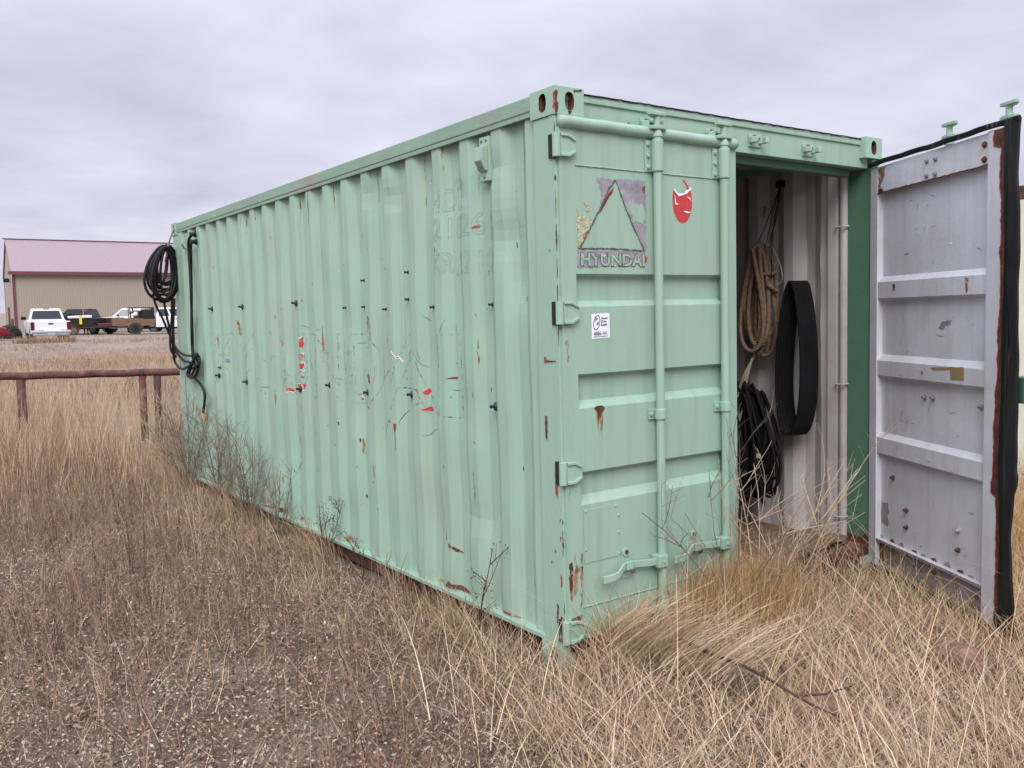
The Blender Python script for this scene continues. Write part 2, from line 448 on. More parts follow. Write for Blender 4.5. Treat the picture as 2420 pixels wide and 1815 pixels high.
PITCH, RIB0, DEP = .2805, 5.838, .036
def profile(y):                              # depth of the corrugation at y
    t = ((RIB0-y) % PITCH)
    if y > 5.86 or y < .40: 
        if y > 5.86: return .012
    if y < .235: return .012+DEP*.5
    if t < .072: return .012
    if t < .141: return .012+DEP*(t-.072)/.069
    if t < .211: return .012+DEP
    return .012+DEP*(1-(t-.211)/.0695)
DENTS = [(.42, 1.98, .10, .10, .022), (.36, 1.80, .06, .13, .020), (.50, 2.32, .09, .05, .012), (.83, 2.24, .06, .05, .014), (1.55, 2.30, .07, .06, .014),
         (1.85, 2.36, .06, .07, .013), (.35, 1.1, .15, .3, .006), (3.4, .6, .4, .3, .008), (1.1, .5, .2, .2, .010), (2.2, .35, .3, .15, .010), (.65, .75, .2, .2, .008)]
_r = random.Random(91)
DENTS += [(_r.uniform(.3, 5.6), _r.uniform(.2, 2.4), _r.uniform(.05, .16), _r.uniform(.05, .2), _r.uniform(-.006, .012)) for _ in range(34)]
def wall_x(y, z):
    d = profile(y)+.0022*math.sin(2.3*y+1.9*z)+.0016*math.sin(7.7*z+3.1*y)+.0012*math.sin(13*z-9*y)
    for (a, b, sy, sz, k) in DENTS:
        d += k*math.exp(-((y-a)/sy)**2-((z-b)/sz)**2)
    return d
ZB, ZT = .135, 2.515
def y_ticks():
    ys = {.16, LEN-.16, .235}
    k = 0
    while RIB0-k*PITCH > .16:
        for t in (0, .036, .072, .095, .118, .141, .176, .211, .234, .257):
            y = RIB0-k*PITCH-t
            if .24 < y < LEN-.16: ys.add(round(y, 5))
        k += 1
    return sorted(ys)
YT = y_ticks()
ZTICK = list(np.linspace(ZB, ZT, 49))
def sheet(fn, mi=0):
    b = MB(); n = len(ZTICK)
    vs = [fn(y, z) for y in YT for z in ZTICK]
    fs = [(i*n+j, (i+1)*n+j, (i+1)*n+j+1, i*n+j+1) for i in range(len(YT)-1) for j in range(n-1)]
    b.add(vs, fs, mi)
    return b
b = sheet(lambda y, z: (wall_x(y, z), y, z))
n0 = len(b.v)
b2 = sheet(lambda y, z: (wall_x(y, z)+.005, y, z), 1)
b.add(b2.v, b2.f, 1)
side = b.build('side_panel', ['green_wall', 'white_in'], CR)
tag(side, 'corrugated green side wall with cracked old lettering')
def rwall(y, z):
    d = profile(y)
    for (a, bb, sy, sz, k) in [(.50, 1.92, .05, .16, -.02), (.36, 1.9, .04, .10, .012), (.45, .95, .08, .12, -.012), (.36, 1.5, .03, .1, .01)]:
        d += k*math.exp(-((y-a)/sy)**2-((z-bb)/sz)**2)
    return WID-d
b = sheet(lambda y, z: (rwall(y, z), y, z)); b2 = sheet(lambda y, z: (rwall(y, z)-.005, y, z), 1); b.add(b2.v, b2.f, 1)
b.build('side_panel', ['green_wall', 'white_in'], CR)
# closed end wall (corrugated), roof
def corr_box(u0, u1, pitch, dep, fn, v0, v1):
    b = MB(); pts = []
    u = u0
    while u < u1-pitch:
        pts += [(u, 0), (u+.08, 0), (u+.08+.06, dep), (u+.08+.06+.07, dep)]; u += pitch
    pts += [(u1, 0)]
    for off, mi in ((0, 0), (.006, 1)):
        vs = [fn(p, d+off, v0) for p, d in pts]+[fn(p, d+off, v1) for p, d in pts]
        n = len(pts)
        b.add(vs, [(i, i+1, n+i+1, n+i) for i in range(n-1)], mi)
    return b
corr_box(.16, WID-.16, .27, .036, lambda u, d, v: (u, LEN-.02-d, v), .14, 2.5).build('end_panel', ['green_wall', 'white_in'], CR)
corr_box(.2, LEN-.06, .27, .02, lambda u, d, v: (v, u, H-.022-d), .05, WID-.05).build('roof_panel', ['green_top', 'white_in'], CR)

# rails
b = MB().box((0, .178, H-.075), (.055, LEN-.178, H-.008)).box((.004, .178, H-.10), (.012, LEN-.178, H-.073))
b.build('top_side_rail', 'green_top', CR, bevel=.004)
MB().box((WID-.055, .178, H-.10), (WID, LEN-.178, H-.008)).build('top_side_rail', 'green_top', CR, bevel=.004)
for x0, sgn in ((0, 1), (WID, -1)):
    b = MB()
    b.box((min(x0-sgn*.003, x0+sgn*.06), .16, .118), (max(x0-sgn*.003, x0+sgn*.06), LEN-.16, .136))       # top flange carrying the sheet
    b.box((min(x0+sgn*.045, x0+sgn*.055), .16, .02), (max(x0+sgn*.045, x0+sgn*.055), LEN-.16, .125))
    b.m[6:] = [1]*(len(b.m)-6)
    b.build('bottom_side_rail', ['green_post', 'rust'], CR)  # web takes the dark rust colour as painted shade below the flange
MB().box((.05, .04, H-.17), (WID-.05, .052, H-.03)).box((.05, .04, H-.172), (WID-.05, .16, H-.165)).box((.05, .03, H-.045), (WID-.05, .14, H-.012)).build('door_header', 'green', CR, bevel=.003)
r = random.Random(44); b = MB()
pts = [(.162+(WID-.324)*i/70, .027+r.uniform(-.001, .001), H-.011+r.uniform(-.001, .0015)) for i in range(71)]
b.tube(pts, .004, 5); b.build('roof_edge', 'rubber', CR)
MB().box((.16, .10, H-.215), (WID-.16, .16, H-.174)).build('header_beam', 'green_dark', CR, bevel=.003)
MB().box((.05, .02, .01), (WID-.05, .13, .15)).build('door_sill', 'rust', CR, bevel=.004)
MB().box((.16, LEN-.1, .01), (WID-.16, LEN-.01, .15)).build('end_sill', 'green_post', CR)
MB().box((.16, LEN-.08, H-.1), (WID-.16, LEN-.012, H-.01)).build('end_header', 'green_post', CR)
b = MB()
q = 6
for k in range(1, 12):
    ya = (.178*0)+k*.5
    b.box((.055, ya-.02, .02), (WID-.055, ya+.02, .13))
b.build('cross_member', 'rust', CR, kind='stuff')

# corner posts
for (x0, sx) in ((0, 1), (WID, -1)):
    for (y0, sy) in ((0, 1), (LEN, -1)):
        b = MB()
        def bx(a, c, z0, z1, mi=0):
            xs = sorted((x0+sx*a[0], x0+sx*c[0])); ys = sorted((y0+sy*a[1], y0+sy*c[1]))
            b.box((xs[0], ys[0], z0), (xs[1], ys[1], z1), mi)
        bx((.004, .055), (.012, .165), .118, H-.118)            # side face web
        bx((.002, .008), (.075, .055), .118, H-.118)            # front flange
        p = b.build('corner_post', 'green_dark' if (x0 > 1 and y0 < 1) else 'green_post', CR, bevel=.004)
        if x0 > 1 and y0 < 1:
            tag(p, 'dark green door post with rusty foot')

# castings with oval openings
def casting(x0, y0, z0, sx, sy, top):
    b = MB()
    dx, dy, dz = .162, .178, .118
    P = lambda u, v, w: (x0+sx*u, y0+sy*v, z0+w)
    def face_hole(fn, w, h, rx, rz, deep):
        n = 24
        rect = []; hole = []
        for i in range(n):
            a = 2*math.pi*(i+.5)/n; c, s_ = math.cos(a), math.sin(a)
            k = min((w/2)/abs(c) if abs(c) > 1e-6 else 9, (h/2)/abs(s_) if abs(s_) > 1e-6 else 9)
            rect.append((w/2+c*k, h/2+s_*k))
            sup = 1/((abs(c)/rx)**2.6+(abs(s_)/rz)**2.6)**(1/2.6)
            hole.append((w/2+c*sup, h/2+s_*sup))
        vs = [fn(u, v, 0) for u, v in rect]+[fn(u, v, 0) for u, v in hole]+[fn(u, v, deep) for u, v in hole]
        b.add(vs, [(i, (i+1) % n, n+(i+1) % n, n+i) for i in range(n)], 0)
        b.add(vs, [(n+i, n+(i+1) % n, 2*n+(i+1) % n, 2*n+i) for i in range(n)], 1)
        b.add([fn(u, v, deep) for u, v in hole], [tuple(range(n))], 1)
        # square off the corners of the rectangle
        for (cu, cv) in ((0, 0), (w, 0), (w, h), (0, h)):
            near = sorted(range(n), key=lambda i: (rect[i][0]-cu)**2+(rect[i][1]-cv)**2)[:2]
            b.add([fn(*rect[near[0]], 0), fn(cu, cv, 0), fn(*rect[near[1]], 0)], [(0, 1, 2)], 0)
    face_hole(lambda u, v, d: P(u, d, v), dx, dz, .026, .040, .085)
    face_hole(lambda u, v, d: P(d, u, v), dy, dz, .026, .040, .070)
    b.add([P(0, 0, dz), P(dx, 0, dz), P(dx, dy, dz), P(0, dy, dz)], [(0, 1, 2, 3)])
    b.add([P(0, 0, 0), P(dx, 0, 0), P(dx, dy, 0), P(0, dy, 0)], [(0, 1, 2, 3)])
    b.add([P(dx, 0, 0), P(dx, dy, 0), P(dx, dy, dz), P(dx, 0, dz)], [(0, 1, 2, 3)])
    b.add([P(0, dy, 0), P(dx, dy, 0), P(dx, dy, dz), P(0, dy, dz)], [(0, 1, 2, 3)])
    o = b.build('corner_casting', ['green_post', 'rust'], CR)
    o.data.materials[1] = M['rust']
    return o
for x0, sx in ((0, 1), (WID, -1)):
    for y0, sy in ((0, 1), (LEN, -1)):
        for z0 in (0, H-.118):
            casting(x0-sx*.003, y0-sy*.003, z0, sx, sy, z0 > 1)

# ------------------------------------------------------------------ decals on flat faces / along the corrugated wall
def ragged(pts2, amp=.006, step=.012, seed=0):
    r = random.Random(seed); o = []
    n = len(pts2)
    for i in range(n):
        a = np.array(pts2[i], float); c = np.array(pts2[(i+1) % n], float)
        k = max(1, int(np.linalg.norm(c-a)/step))
        for j in range(k):
            q = a+(c-a)*j/k
            if j: q = q+np.array([r.uniform(-amp, amp), r.uniform(-amp, amp)])
            o.append(tuple(q))
    return o
def patch(name, fn, poly, mt, parent, amp=.006, step=.012, seed=0, th=.0012, off=.0006):
    P = ragged(poly, amp, step, seed)
    return MB().prism(P, lambda u, v, d: fn(u, v, d), off, off+th).build(name, mt, parent)
side_fn = lambda u, v, d: (-d, u, v)          # flat post side face
def ribbon(b, pts, w, fn, mi=0, off=.0012, taper=False, jag=0.0, r=None):
    """thin painted line on a surface; pts (u,v); fn(u,v,off)->xyz"""
    k = len(pts)
    vs = []
    for i, (u, v) in enumerate(pts):
        a = np.array(pts[max(0, i-1)]); c = np.array(pts[min(k-1, i+1)]); t = c-a; t = t/(np.linalg.norm(t)+1e-9)
        n = np.array([-t[1], t[0]])
        ww = w*(1-abs(2*i/(max(1, k-1))-1)*.8) if taper else w
        if jag and r: ww *= r.uniform(1-jag, 1+jag)
        vs.append(fn(u+n[0]*ww/2, v+n[1]*ww/2, off)); vs.append(fn(u-n[0]*ww/2, v-n[1]*ww/2, off))
    b.add(vs, [(2*i, 2*i+1, 2*i+3, 2*i+2) for i in range(k-1)], mi)
wall_fn = lambda y, z, d: (wall_x(y, z)-d, y, z)
def subdiv(a, c, st=.012):
    a = np.array(a, float); c = np.array(c, float); k = max(1, int(np.linalg.norm(c-a)/st)+1)
    return [tuple(a+(c-a)*i/k) for i in range(k+1)]
def wall_patch(name, poly, mt, parent, seed=0, amp=.006):
    """irregular patch that follows the corrugation: horizontal slices"""
    P = ragged(poly, amp, .015, seed)
    zs = [p[1] for p in P]; b = MB(); r = random.Random(seed)
    z = min(zs); dz = .012; rows = []
    while z <= max(zs)+dz:
        xs = []
        for i in range(len(P)):
            (u1, v1), (u2, v2) = P[i], P[(i+1) % len(P)]
            if (v1-z)*(v2-z) < 0: xs.append(u1+(u2-u1)*(z-v1)/(v2-v1))
        if len(xs) >= 2: rows.append((z, min(xs), max(xs)))
        z += dz
    for (z1, a1, c1), (z2, a2, c2) in zip(rows, rows[1:]):
        k = max(1, int((max(c1, c2)-min(a1, a2))/.02)+1)
        L1 = [a1+(c1-a1)*i/k for i in range(k+1)]; L2 = [a2+(c2-a2)*i/k for i in range(k+1)]
        b.add([wall_fn(y, z1, .0016) for y in L1]+[wall_fn(y, z2, .0016) for y in L2], [(i, i+1, k+1+i+1, k+1+i) for i in range(k)])
    return b.build(name, mt, parent)

# faint outlines of the old painted-over letters on the side
def font_outline(txt):
    cu = bpy.data.curves.new('t', 'FONT'); cu.body = txt; cu.size = 1.0
    o = bpy.data.objects.new('t', cu); COL.objects.link(o)
    dg = bpy.context.evaluated_depsgraph_get(); dg.update()
    me = bpy.data.meshes.new_from_object(o.evaluated_get(dg))
    bm = bmesh.new(); bm.from_mesh(me); bmesh.ops.remove_doubles(bm, verts=bm.verts, dist=1e-4)
    ed = [((e.verts[0].co.x, e.verts[0].co.y), (e.verts[1].co.x, e.verts[1].co.y)) for e in bm.edges if len(e.link_faces) == 1]
    bm.free(); bpy.data.objects.remove(o); bpy.data.meshes.remove(me)
    xs = [p[0] for e in ed for p in e]; ys = [p[1] for e in ed for p in e]
    x0, x1, y0, y1 = min(xs), max(xs), min(ys), max(ys)
    return [(((a[0]-x0)/(x1-x0), (a[1]-y0)/(y1-y0)), ((c[0]-x0)/(x1-x0), (c[1]-y0)/(y1-y0))) for a, c in ed]
def wall_letters(txt, yl, yr, z0, z1, w, keep, mt, seed, name='old_lettering', mt2=None):
    r = random.Random(seed); b = MB()
    for a, c in font_outline(txt):
        A = (yl+(yr-yl)*a[0], z0+(z1-z0)*a[1]); C = (yl+(yr-yl)*c[0], z0+(z1-z0)*c[1])
        pts = subdiv(A, C, .02)
        for i in range(len(pts)-1):
            if r.random() < keep:
                mi = 1 if (mt2 and r.random() < .14) else 0
                ribbon(b, [pts[i], pts[i+1]], w*r.uniform(.7, 1.3), wall_fn, mi)
    b.build(name, [mt]+([mt2] if mt2 else []), side, kind='stuff')
for txt, yl, yr, sd_ in (('H', 5.0, 4.52, 1), ('Y', 4.42, 3.9, 2), ('U', 3.35, 2.91, 3), ('N', 2.77, 2.30, 4), ('D', 2.17, 1.76, 5), ('A', 1.70, 1.14, 6), ('I', 1.06, .885, 7)):
    wall_letters(txt, yl, yr, 1.085, 1.523, .0045, .60, 'crack_soft', sd_, mt2='crack')
for txt, yl, yr, z0, z1, s_ in (('HDM', 1.085, .79, 2.165, 2.275, 11), ('21826', 1.075, .63, 2.02, 2.13, 12), ('1', .575, .545, 1.99, 2.10, 13), ('KR', 1.08, .92, 1.845, 1.95, 14), ('2210', .86, .545, 1.835, 1.945, 15)):
    wall_letters(txt, yl, yr, z0, z1, .0045, .85, 'number', s_, 'faint_number')
# peeled red spots of the U and others
U = [((3.35, 1.50), (3.29, 1.51), (3.28, 1.43), (3.33, 1.40)), ((3.33, 1.38), (3.29, 1.36), (3.30, 1.31), (3.33, 1.33)), ((3.0, 1.50), (2.92, 1.52), (2.93, 1.40), (2.99, 1.41)),
     ((3.0, 1.39), (2.92, 1.385), (2.925, 1.34), (2.995, 1.35)), ((3.0, 1.325), (2.92, 1.33), (2.925, 1.25), (2.99, 1.255)), ((2.985, 1.24), (2.925, 1.24), (2.93, 1.19), (2.97, 1.20)),
     ((3.30, 1.125), (3.20, 1.13), (3.15, 1.088), (3.27, 1.09)), ((3.10, 1.17), (2.95, 1.18), (2.96, 1.09), (3.13, 1.09)), ((2.96, 1.18), (2.925, 1.18), (2.93, 1.11), (2.96, 1.11))]
U = [[(sum(q[0] for q in p)/len(p)+(u-sum(q[0] for q in p)/len(p))*.72, sum(q[1] for q in p)/len(p)+(v-sum(q[1] for q in p)/len(p))*.72) for u, v in p] for p in U]
for i, p in enumerate(U):
    wall_patch('peeled_paint', p, 'red', side, 100+i, .011)
others = [(((2.08, 1.13), (2.04, 1.13), (2.05, 1.09), (2.07, 1.09)), 'red'), (((2.07, 1.085), (1.93, 1.055), (1.90, 1.03), (2.0, 1.05)), 'red'), (((2.66, 1.46), (2.60, 1.465), (2.62, 1.43)), 'red'),
          (((2.52, 1.40), (2.46, 1.41), (2.50, 1.385)), 'primer'), (((2.04, 1.475), (1.92, 1.49), (1.97, 1.465)), 'primer'), (((1.70, 1.55), (1.675, 1.56), (1.675, 1.43), (1.70, 1.42)), 'red'),
          (((1.60, 1.43), (1.50, 1.38), (1.48, 1.35), (1.54, 1.38)), 'red'), (((1.28, 1.19), (1.20, 1.24), (1.18, 1.22), (1.24, 1.17)), 'red'), (((1.30, 1.10), (1.18, 1.125), (1.14, 1.10), (1.22, 1.09)), 'red'),
          (((1.02, 1.29), (.90, 1.31), (.96, 1.275)), 'primer'), (((1.06, 1.125), (.98, 1.13), (1.0, 1.11)), 'primer'), (((.72, 2.055), (.645, 2.075), (.66, 2.045), (.70, 2.035)), 'primer'),
          (((4.80, 1.36), (4.68, 1.38), (4.66, 1.33), (4.76, 1.30)), 'galv'), (((4.68, 1.31), (4.60, 1.32), (4.58, 1.26), (4.63, 1.25)), 'galv'), (((4.93, 1.49), (4.86, 1.475), (4.88, 1.455)), 'red'),
          (((4.36, 1.66), (4.29, 1.60), (4.27, 1.52), (4.31, 1.47), (4.33, 1.58)), 'stain'), (((4.22, 1.60), (4.20, 1.60), (4.20, 1.52), (4.22, 1.53)), 'rust'), (((1.895, 1.67), (1.865, 1.64), (1.85, 1.48), (1.875, 1.46), (1.89, 1.56)), 'stain'),
          (((1.95, 1.57), (1.935, 1.57), (1.935, 1.51), (1.95, 1.52)), 'rust'), (((1.885, .755), (1.87, .76), (1.865, .62), (1.885, .61)), 'stain'), (((2.09, .86), (2.06, .88), (2.04, .77), (2.07, .74)), 'stain'),
          (((2.10, .87), (2.085, .88), (2.08, .82), (2.095, .82)), 'rust'), (((1.76, 1.0), (1.68, 1.01), (1.70, .985)), 'primer'), (((1.60, 1.02), (1.55, 1.02), (1.56, .93), (1.59, .95)), 'primer'),
          (((1.05, .405), (.90, .36), (.88, .34), (.96, .35), (1.04, .37)), 'rust'), (((1.05, .47), (1.042, .47), (1.04, .39), (1.05, .39)), 'rust'), (((.70, .30), (.66, .275), (.62, .275), (.68, .285)), 'primer'),
          (((1.93, 1.255), (1.89, 1.30), (1.88, 1.20)), 'rust'), (((2.98, .20), (2.93, .205), (2.93, .17)), 'stain'), (((2.07, .50), (2.05, .52), (2.05, .46)), 'rust'), (((3.5, .42), (3.47, .44), (3.47, .36)), 'stain'),
          (((2.63, 1.24), (2.59, 1.25), (2.6, 1.225)), 'rust'), (((2.40, .95), (2.385, .96), (2.385, .90)), 'rust')]
others = [([(sum(q[0] for q in p)/len(p)+(u-sum(q[0] for q in p)/len(p))*.75, sum(q[1] for q in p)/len(p)+(v-sum(q[1] for q in p)/len(p))*.8) for u, v in p], mt_) for p, mt_ in others]
for i, (p, mt_) in enumerate(others):
    wall_patch('rust_spot' if mt_ in ('rust', 'stain') else 'peeled_paint', p, mt_, side, 200+i, .009)
# white torn rims on the U and hairline cracks
b = MB(); r = random.Random(5)
for p in U+[others[0][0], others[1][0], others[7][0], others[6][0]]:
    for i in range(len(p)):
        if r.random() < .30:
            pts = [(u+r.uniform(-.008, .008), v+r.uniform(-.008, .008)) for u, v in subdiv(p[i], p[(i+1) % len(p)], .02)]; ribbon(b, pts, .0038, wall_fn, off=.0026, jag=.6, r=r)
b.build('torn_vinyl_edge', 'white', side, kind='stuff')
b = MB()
for i in range(45):
    y = r.uniform(.9, 4.9); z = r.choice([r.gauss(1.3, .14), r.uniform(.9, 1.6)])
    pts = [(y, z)]
    ang = r.choice([0, 0, math.pi/2, r.uniform(0, 3)])
    for k in range(r.randint(3, 7)):
        ang += r.uniform(-.4, .4); pts.append((pts[-1][0]+.02*math.cos(ang), pts[-1][1]+.018*math.sin(ang)))
    ribbon(b, pts, r.choice([.003, .003, .005]), wall_fn, taper=True)
for i in range(120):                                   # nicks and scratches
    y = r.uniform(.25, 5.7); z = r.uniform(.2, 2.45); a_ = r.uniform(0, 3.1); l_ = r.uniform(.005, .03)
    ribbon(b, [(y, z), (y+l_*math.cos(a_)*.4, z+l_*math.sin(a_))], r.uniform(.003, .006), wall_fn)
b.build('paint_crack', 'crack', side, kind='stuff')

r = random.Random(15)
b = MB()
for i in range(34):                                    # rust runs from the roof rail and from nicks
    y = r.uniform(.25, 5.8); z = 2.5 if i % 2 else r.uniform(.6, 2.2); l_ = r.uniform(.06, .30)
    pts = [(y+.002*math.sin(k*.9), z-l_*k/8) for k in range(9)]
    ribbon(b, pts, r.uniform(.006, .018), wall_fn, taper=True, jag=.4, r=r)
b.build('rust_run', 'stain', side, kind='stuff')
for i in range(22):                                    # rusted lower edge
    y = r.uniform(.2, 5.6); w = r.uniform(.02, .10); h_ = r.uniform(.015, .05)
    wall_patch('rust_spot', ((y-w, .142), (y+w, .142), (y+w*.6, .142+h_), (y-w*.3, .142+h_*.8)), r.choice(['stain', 'rust', 'primer']), side, 800+i, .008)
# black plastic bolts through the wall (small T-shaped screws above)
def knob(y, z, big=True):
    x = wall_x(y, z)
    b = MB()
    if big:
        b.lathe([(.023, .0), (.023, .004), (.017, .008), (.011, .013), (.007, .016), (.007, .027), (.009, .028), (.009, .036), (.005, .038)], (x-.001, y, z), (-1, -.05, .05), 12)
    else:
        b.lathe([(.011, 0), (.011, .004), (.006, .006), (.005, .020), (.007, .021), (.007, .026)], (x-.001, y, z), (-1, 0, 0), 8)
    b.build('bolt', 'bolt', side, smooth=False)
for y, z in [(4.95, 1.74), (4.13, 1.74), (2.99, 1.74), (4.89, 1.15), (4.11, 1.13), (2.98, 1.13), (2.5, 1.18), (1.96, 1.16), (1.4, 1.18), (.55, 1.17)]:
    knob(y, z)
for y, z in [(2.24, 1.69), (1.98, 1.69), (1.92, 1.85), (1.67, 1.67), (1.42, 1.72), (1.37, 1.87), (1.13, 1.67), (.57, 1.67), (4.87, 1.22)]:
    knob(y, z, False)
# vents under the top rail
def vent(yc, z0, z1, w=.085):
    x = .012
    b = MB()
    b.box((x-.006, yc-w/2, z0), (x+.04, yc+w/2, z1))
    prof = [(-.006, z0+.045), (-.006, z1-.04), (-.04, z1-.052), (-.045, z0+.095), (-.022, z0+.05)]
    b.prism(prof, lambda u, v, d: (x+u, d, v), yc-w*.36, yc+w*.36)
    o = b.build('vent', 'green', CR, bevel=.003)
    s = MB()
    for k in range(5):
        zz = z0+.055+k*.008
        s.box((x-.045-.001+.005*(5-k)*.8, yc-w*.28, zz), (x-.02, yc+w*.28, zz+.003))
    s.build('louvre', 'crack', o, kind='stuff')
    s = MB()
    for (dy, zz) in ((-.02, z1-.02), (.02, z1-.02), (0, z0+.018)):
        s.lathe([(.006, 0), (.005, .004)], (x-.006, yc+dy, zz), (-1, 0, 0), 8)
    s.build('rivet', 'crack', o, kind='stuff')
vent(.562, 2.262, 2.472); vent(5.62, 2.27, 2.46, .08)

# rust chips on the near corner post (side face) and along its edge
fn_front = lambda u, v, d: (u, -d, v)
ps = [((.035, 1.41), (.10, 1.412), (.10, 1.404), (.035, 1.403)), ((.105, 1.425), (.118, 1.425), (.118, 1.40), (.105, 1.40)), ((.04, .93), (.055, .95), (.055, .81), (.04, .79)),
      ((.105, 1.16), (.122, 1.16), (.12, 1.06), (.108, 1.05)), ((.06, .55), (.072, .56), (.07, .54)), ((.02, .44), (.034, .45), (.03, .39), (.02, .40)), ((.05, .30), (.062, .31), (.066, .22), (.056, .22)),
      ((.02, .62), (.03, .625), (.03, .60)), ((.02, .70), (.03, .705), (.03, .685)), ((.015, .255), (.04, .26), (.045, .17), (.02, .16)), ((.09, .50), (.098, .50), (.096, .485))]
post0 = [o for o in CR.children if o.name.startswith('corner_post')][0]
for i, p in enumerate(ps):
    patch('rust_chip', lambda u, v, d: (.0025-d, u, v), p, 'primer' if i % 3 else 'rust', post0, .003, .01, 300+i)
b = MB(); r = random.Random(9)
z = .25
while z < 2.45:
    l_ = r.uniform(.03, .16)
    if r.random() < .5 or z > 1.75:
        pts = [(.010+r.uniform(-.002, .002), z+k*.012) for k in range(int(l_/.012)+1)]
        if len(pts) > 2: ribbon(b, pts, r.uniform(.006, .012), lambda u, v, d: (.0035-d, u, v), off=.003, taper=True, jag=.5, r=r)
    z += l_+r.uniform(.01, .06)
for i, p in enumerate([((.0, 2.57), (.014, 2.572), (.010, 2.535), (.018, 2.515), (.012, 2.478), (.0, 2.475)), ((.105, 2.583), (.150, 2.588), (.148, 2.580), (.11, 2.576)), ((.07, 2.49), (.092, 2.492), (.085, 2.478), (.075, 2.477))]):
    patch('rust_chip', lambda u, v, d: (u-.003, -.003-d, v), p, 'rust', post0, .003, .008, 900+i)
patch('rust_chip', lambda u, v, d: (-.003-d, u-.003, v), ((.0, 2.565), (.012, 2.56), (.008, 2.53), (.014, 2.50), (.0, 2.49)), 'primer', post0, .003, .008, 910)
b.build('edge_rust', 'rust', post0, kind='stuff')

# ------------------------------------------------------------------ left door (closed)
Y0 = -.004                                     # outer plane of the door frame
ld = MB()
# panel with trapezoid bands: (z, depth)
bands = [(.125, 0), (.755, 0), (.795, .034), (.886, .034), (.906, 0), (1.192, 0), (1.226, .034), (1.331, .034), (1.346, 0), (1.645, 0), (1.672, .034), (1.772, .034), (1.790, 0), (2.425, 0)]
px0, px1 = .095, 1.055
vs = []; 
for z, d in bands:
    vs += [(px0, Y0+d, z), (px1, Y0+d, z)]
k = len(bands)
ld.add(vs, [(2*i, 2*i+1, 2*i+3, 2*i+2) for i in range(k-1)])
for xx in (px0, px1):                          # end caps of the recesses
    for i in range(k-1):
        if bands[i][1] or bands[i+1][1]:
            ld.add([(xx, Y0, bands[i][0]), (xx, Y0, bands[i+1][0]), (xx, Y0+bands[i+1][1], bands[i+1][0]), (xx, Y0+bands[i][1], bands[i][0])], [(0, 1, 2, 3)])
ld.box((.012, Y0-.001, .125), (px0, Y0+.045, 2.42)); ld.box((px1, Y0-.001, .125), (1.142, Y0+.045, 2.42))
ld.box((px0, Y0+.036, .125), (px1, Y0+.045, 2.42), 1)
door_l = ld.build('door', ['green', 'white_in'], CR)
tag(door_l, 'closed pale green door leaf with lock rods and peeled emblem')
b = MB(); pts = [(.012+i*1.13/40, Y0-.004+.0015*math.sin(i*1.3), 2.442+.001*math.sin(i*.8)) for i in range(41)]
b.tube(pts, .027, 14); b.build('top_gasket_tube', 'green', door_l, smooth=True)
b = MB(); pts = [(.012+i*1.13/40, Y0-.002, .118) for i in range(41)]
b.tube(pts, .022, 10); b.build('bottom_gasket', 'rubber', door_l, smooth=True)
MB().box((1.142, Y0-.002, .12), (1.150, Y0+.05, 2.43)).build('edge_strip', 'green', door_l)
MB().box((1.150, Y0+.005, .12), (1.158, Y0+.04, 2.43)).build('gasket', 'rubber', door_l)
# weld seams and the riveted plate
b = MB(); r = random.Random(3)
for z0, x0, x1 in ((2.262, .10, 1.05), (.288, .10, 1.05)):
    pts = [(x0+(x1-x0)*i/60, Y0-.002, z0+r.uniform(-.0012, .0012)) for i in range(61)]
    MB().tube(pts, .0035, 6).build('weld_seam', 'green', door_l)
MB().box((.110, Y0-.0035, .487), (.325, Y0-.0006, .733)).build('patch_plate', 'green', door_l, bevel=.001)
b = MB()
for p in ((.118, .55), (.318, .60), (.318, .50), (.30, .725), (.12, .725), (.318, .68)):
    b.lathe([(.007, 0), (.006, .004), (.002, .006)], (p[0], Y0-.003, p[1]), (0, -1, 0), 8)
b.build('rivet', 'green', door_l, kind='stuff')
# hinges
def hinge(z, parent, x0=0.0, sgn=1):
    b = MB()
    prof = [(.012, z-.048), (.012, z+.048), (.055, z+.046), (.098, z+.022), (.100, z-.024), (.055, z-.047)]
    b.prism(prof, lambda u, v, d: (x0+sgn*u, d, v), Y0-.015, Y0+.004)
    b.prism([(.012, z+.036), (.012, z+.050), (.055, z+.049), (.095, z+.028), (.09, z+.018), (.05, z+.036)], lambda u, v, d: (x0+sgn*u, d, v), Y0-.024, Y0-.012)
    b.prism([(.012, z-.050), (.012, z-.036), (.05, z-.036), (.09, z-.018), (.096, z-.028), (.055, z-.050)], lambda u, v, d: (x0+sgn*u, d, v), Y0-.024, Y0-.012)
    o = b.build('hinge', 'green_post', parent, bevel=.003)
    b = MB().lathe([(.018, 0), (.018, .100)], (x0-sgn*.004, Y0-.004, z-.05), (0, 0, 1), 14); b.build('hinge_pin', 'green_post', o, smooth=False)
    b = MB().box((x0-sgn*.006 if sgn > 0 else x0, Y0+.010, z-.052), (x0+.004 if sgn > 0 else x0+.006, Y0+.050, z+.050)); b.build('pin_slot_shade', 'dark', o)  # near-black box, its colour standing in for shade inside the hinge cut-out
for z in (2.34, 1.62, .912, .192):
    hinge(z, door_l)
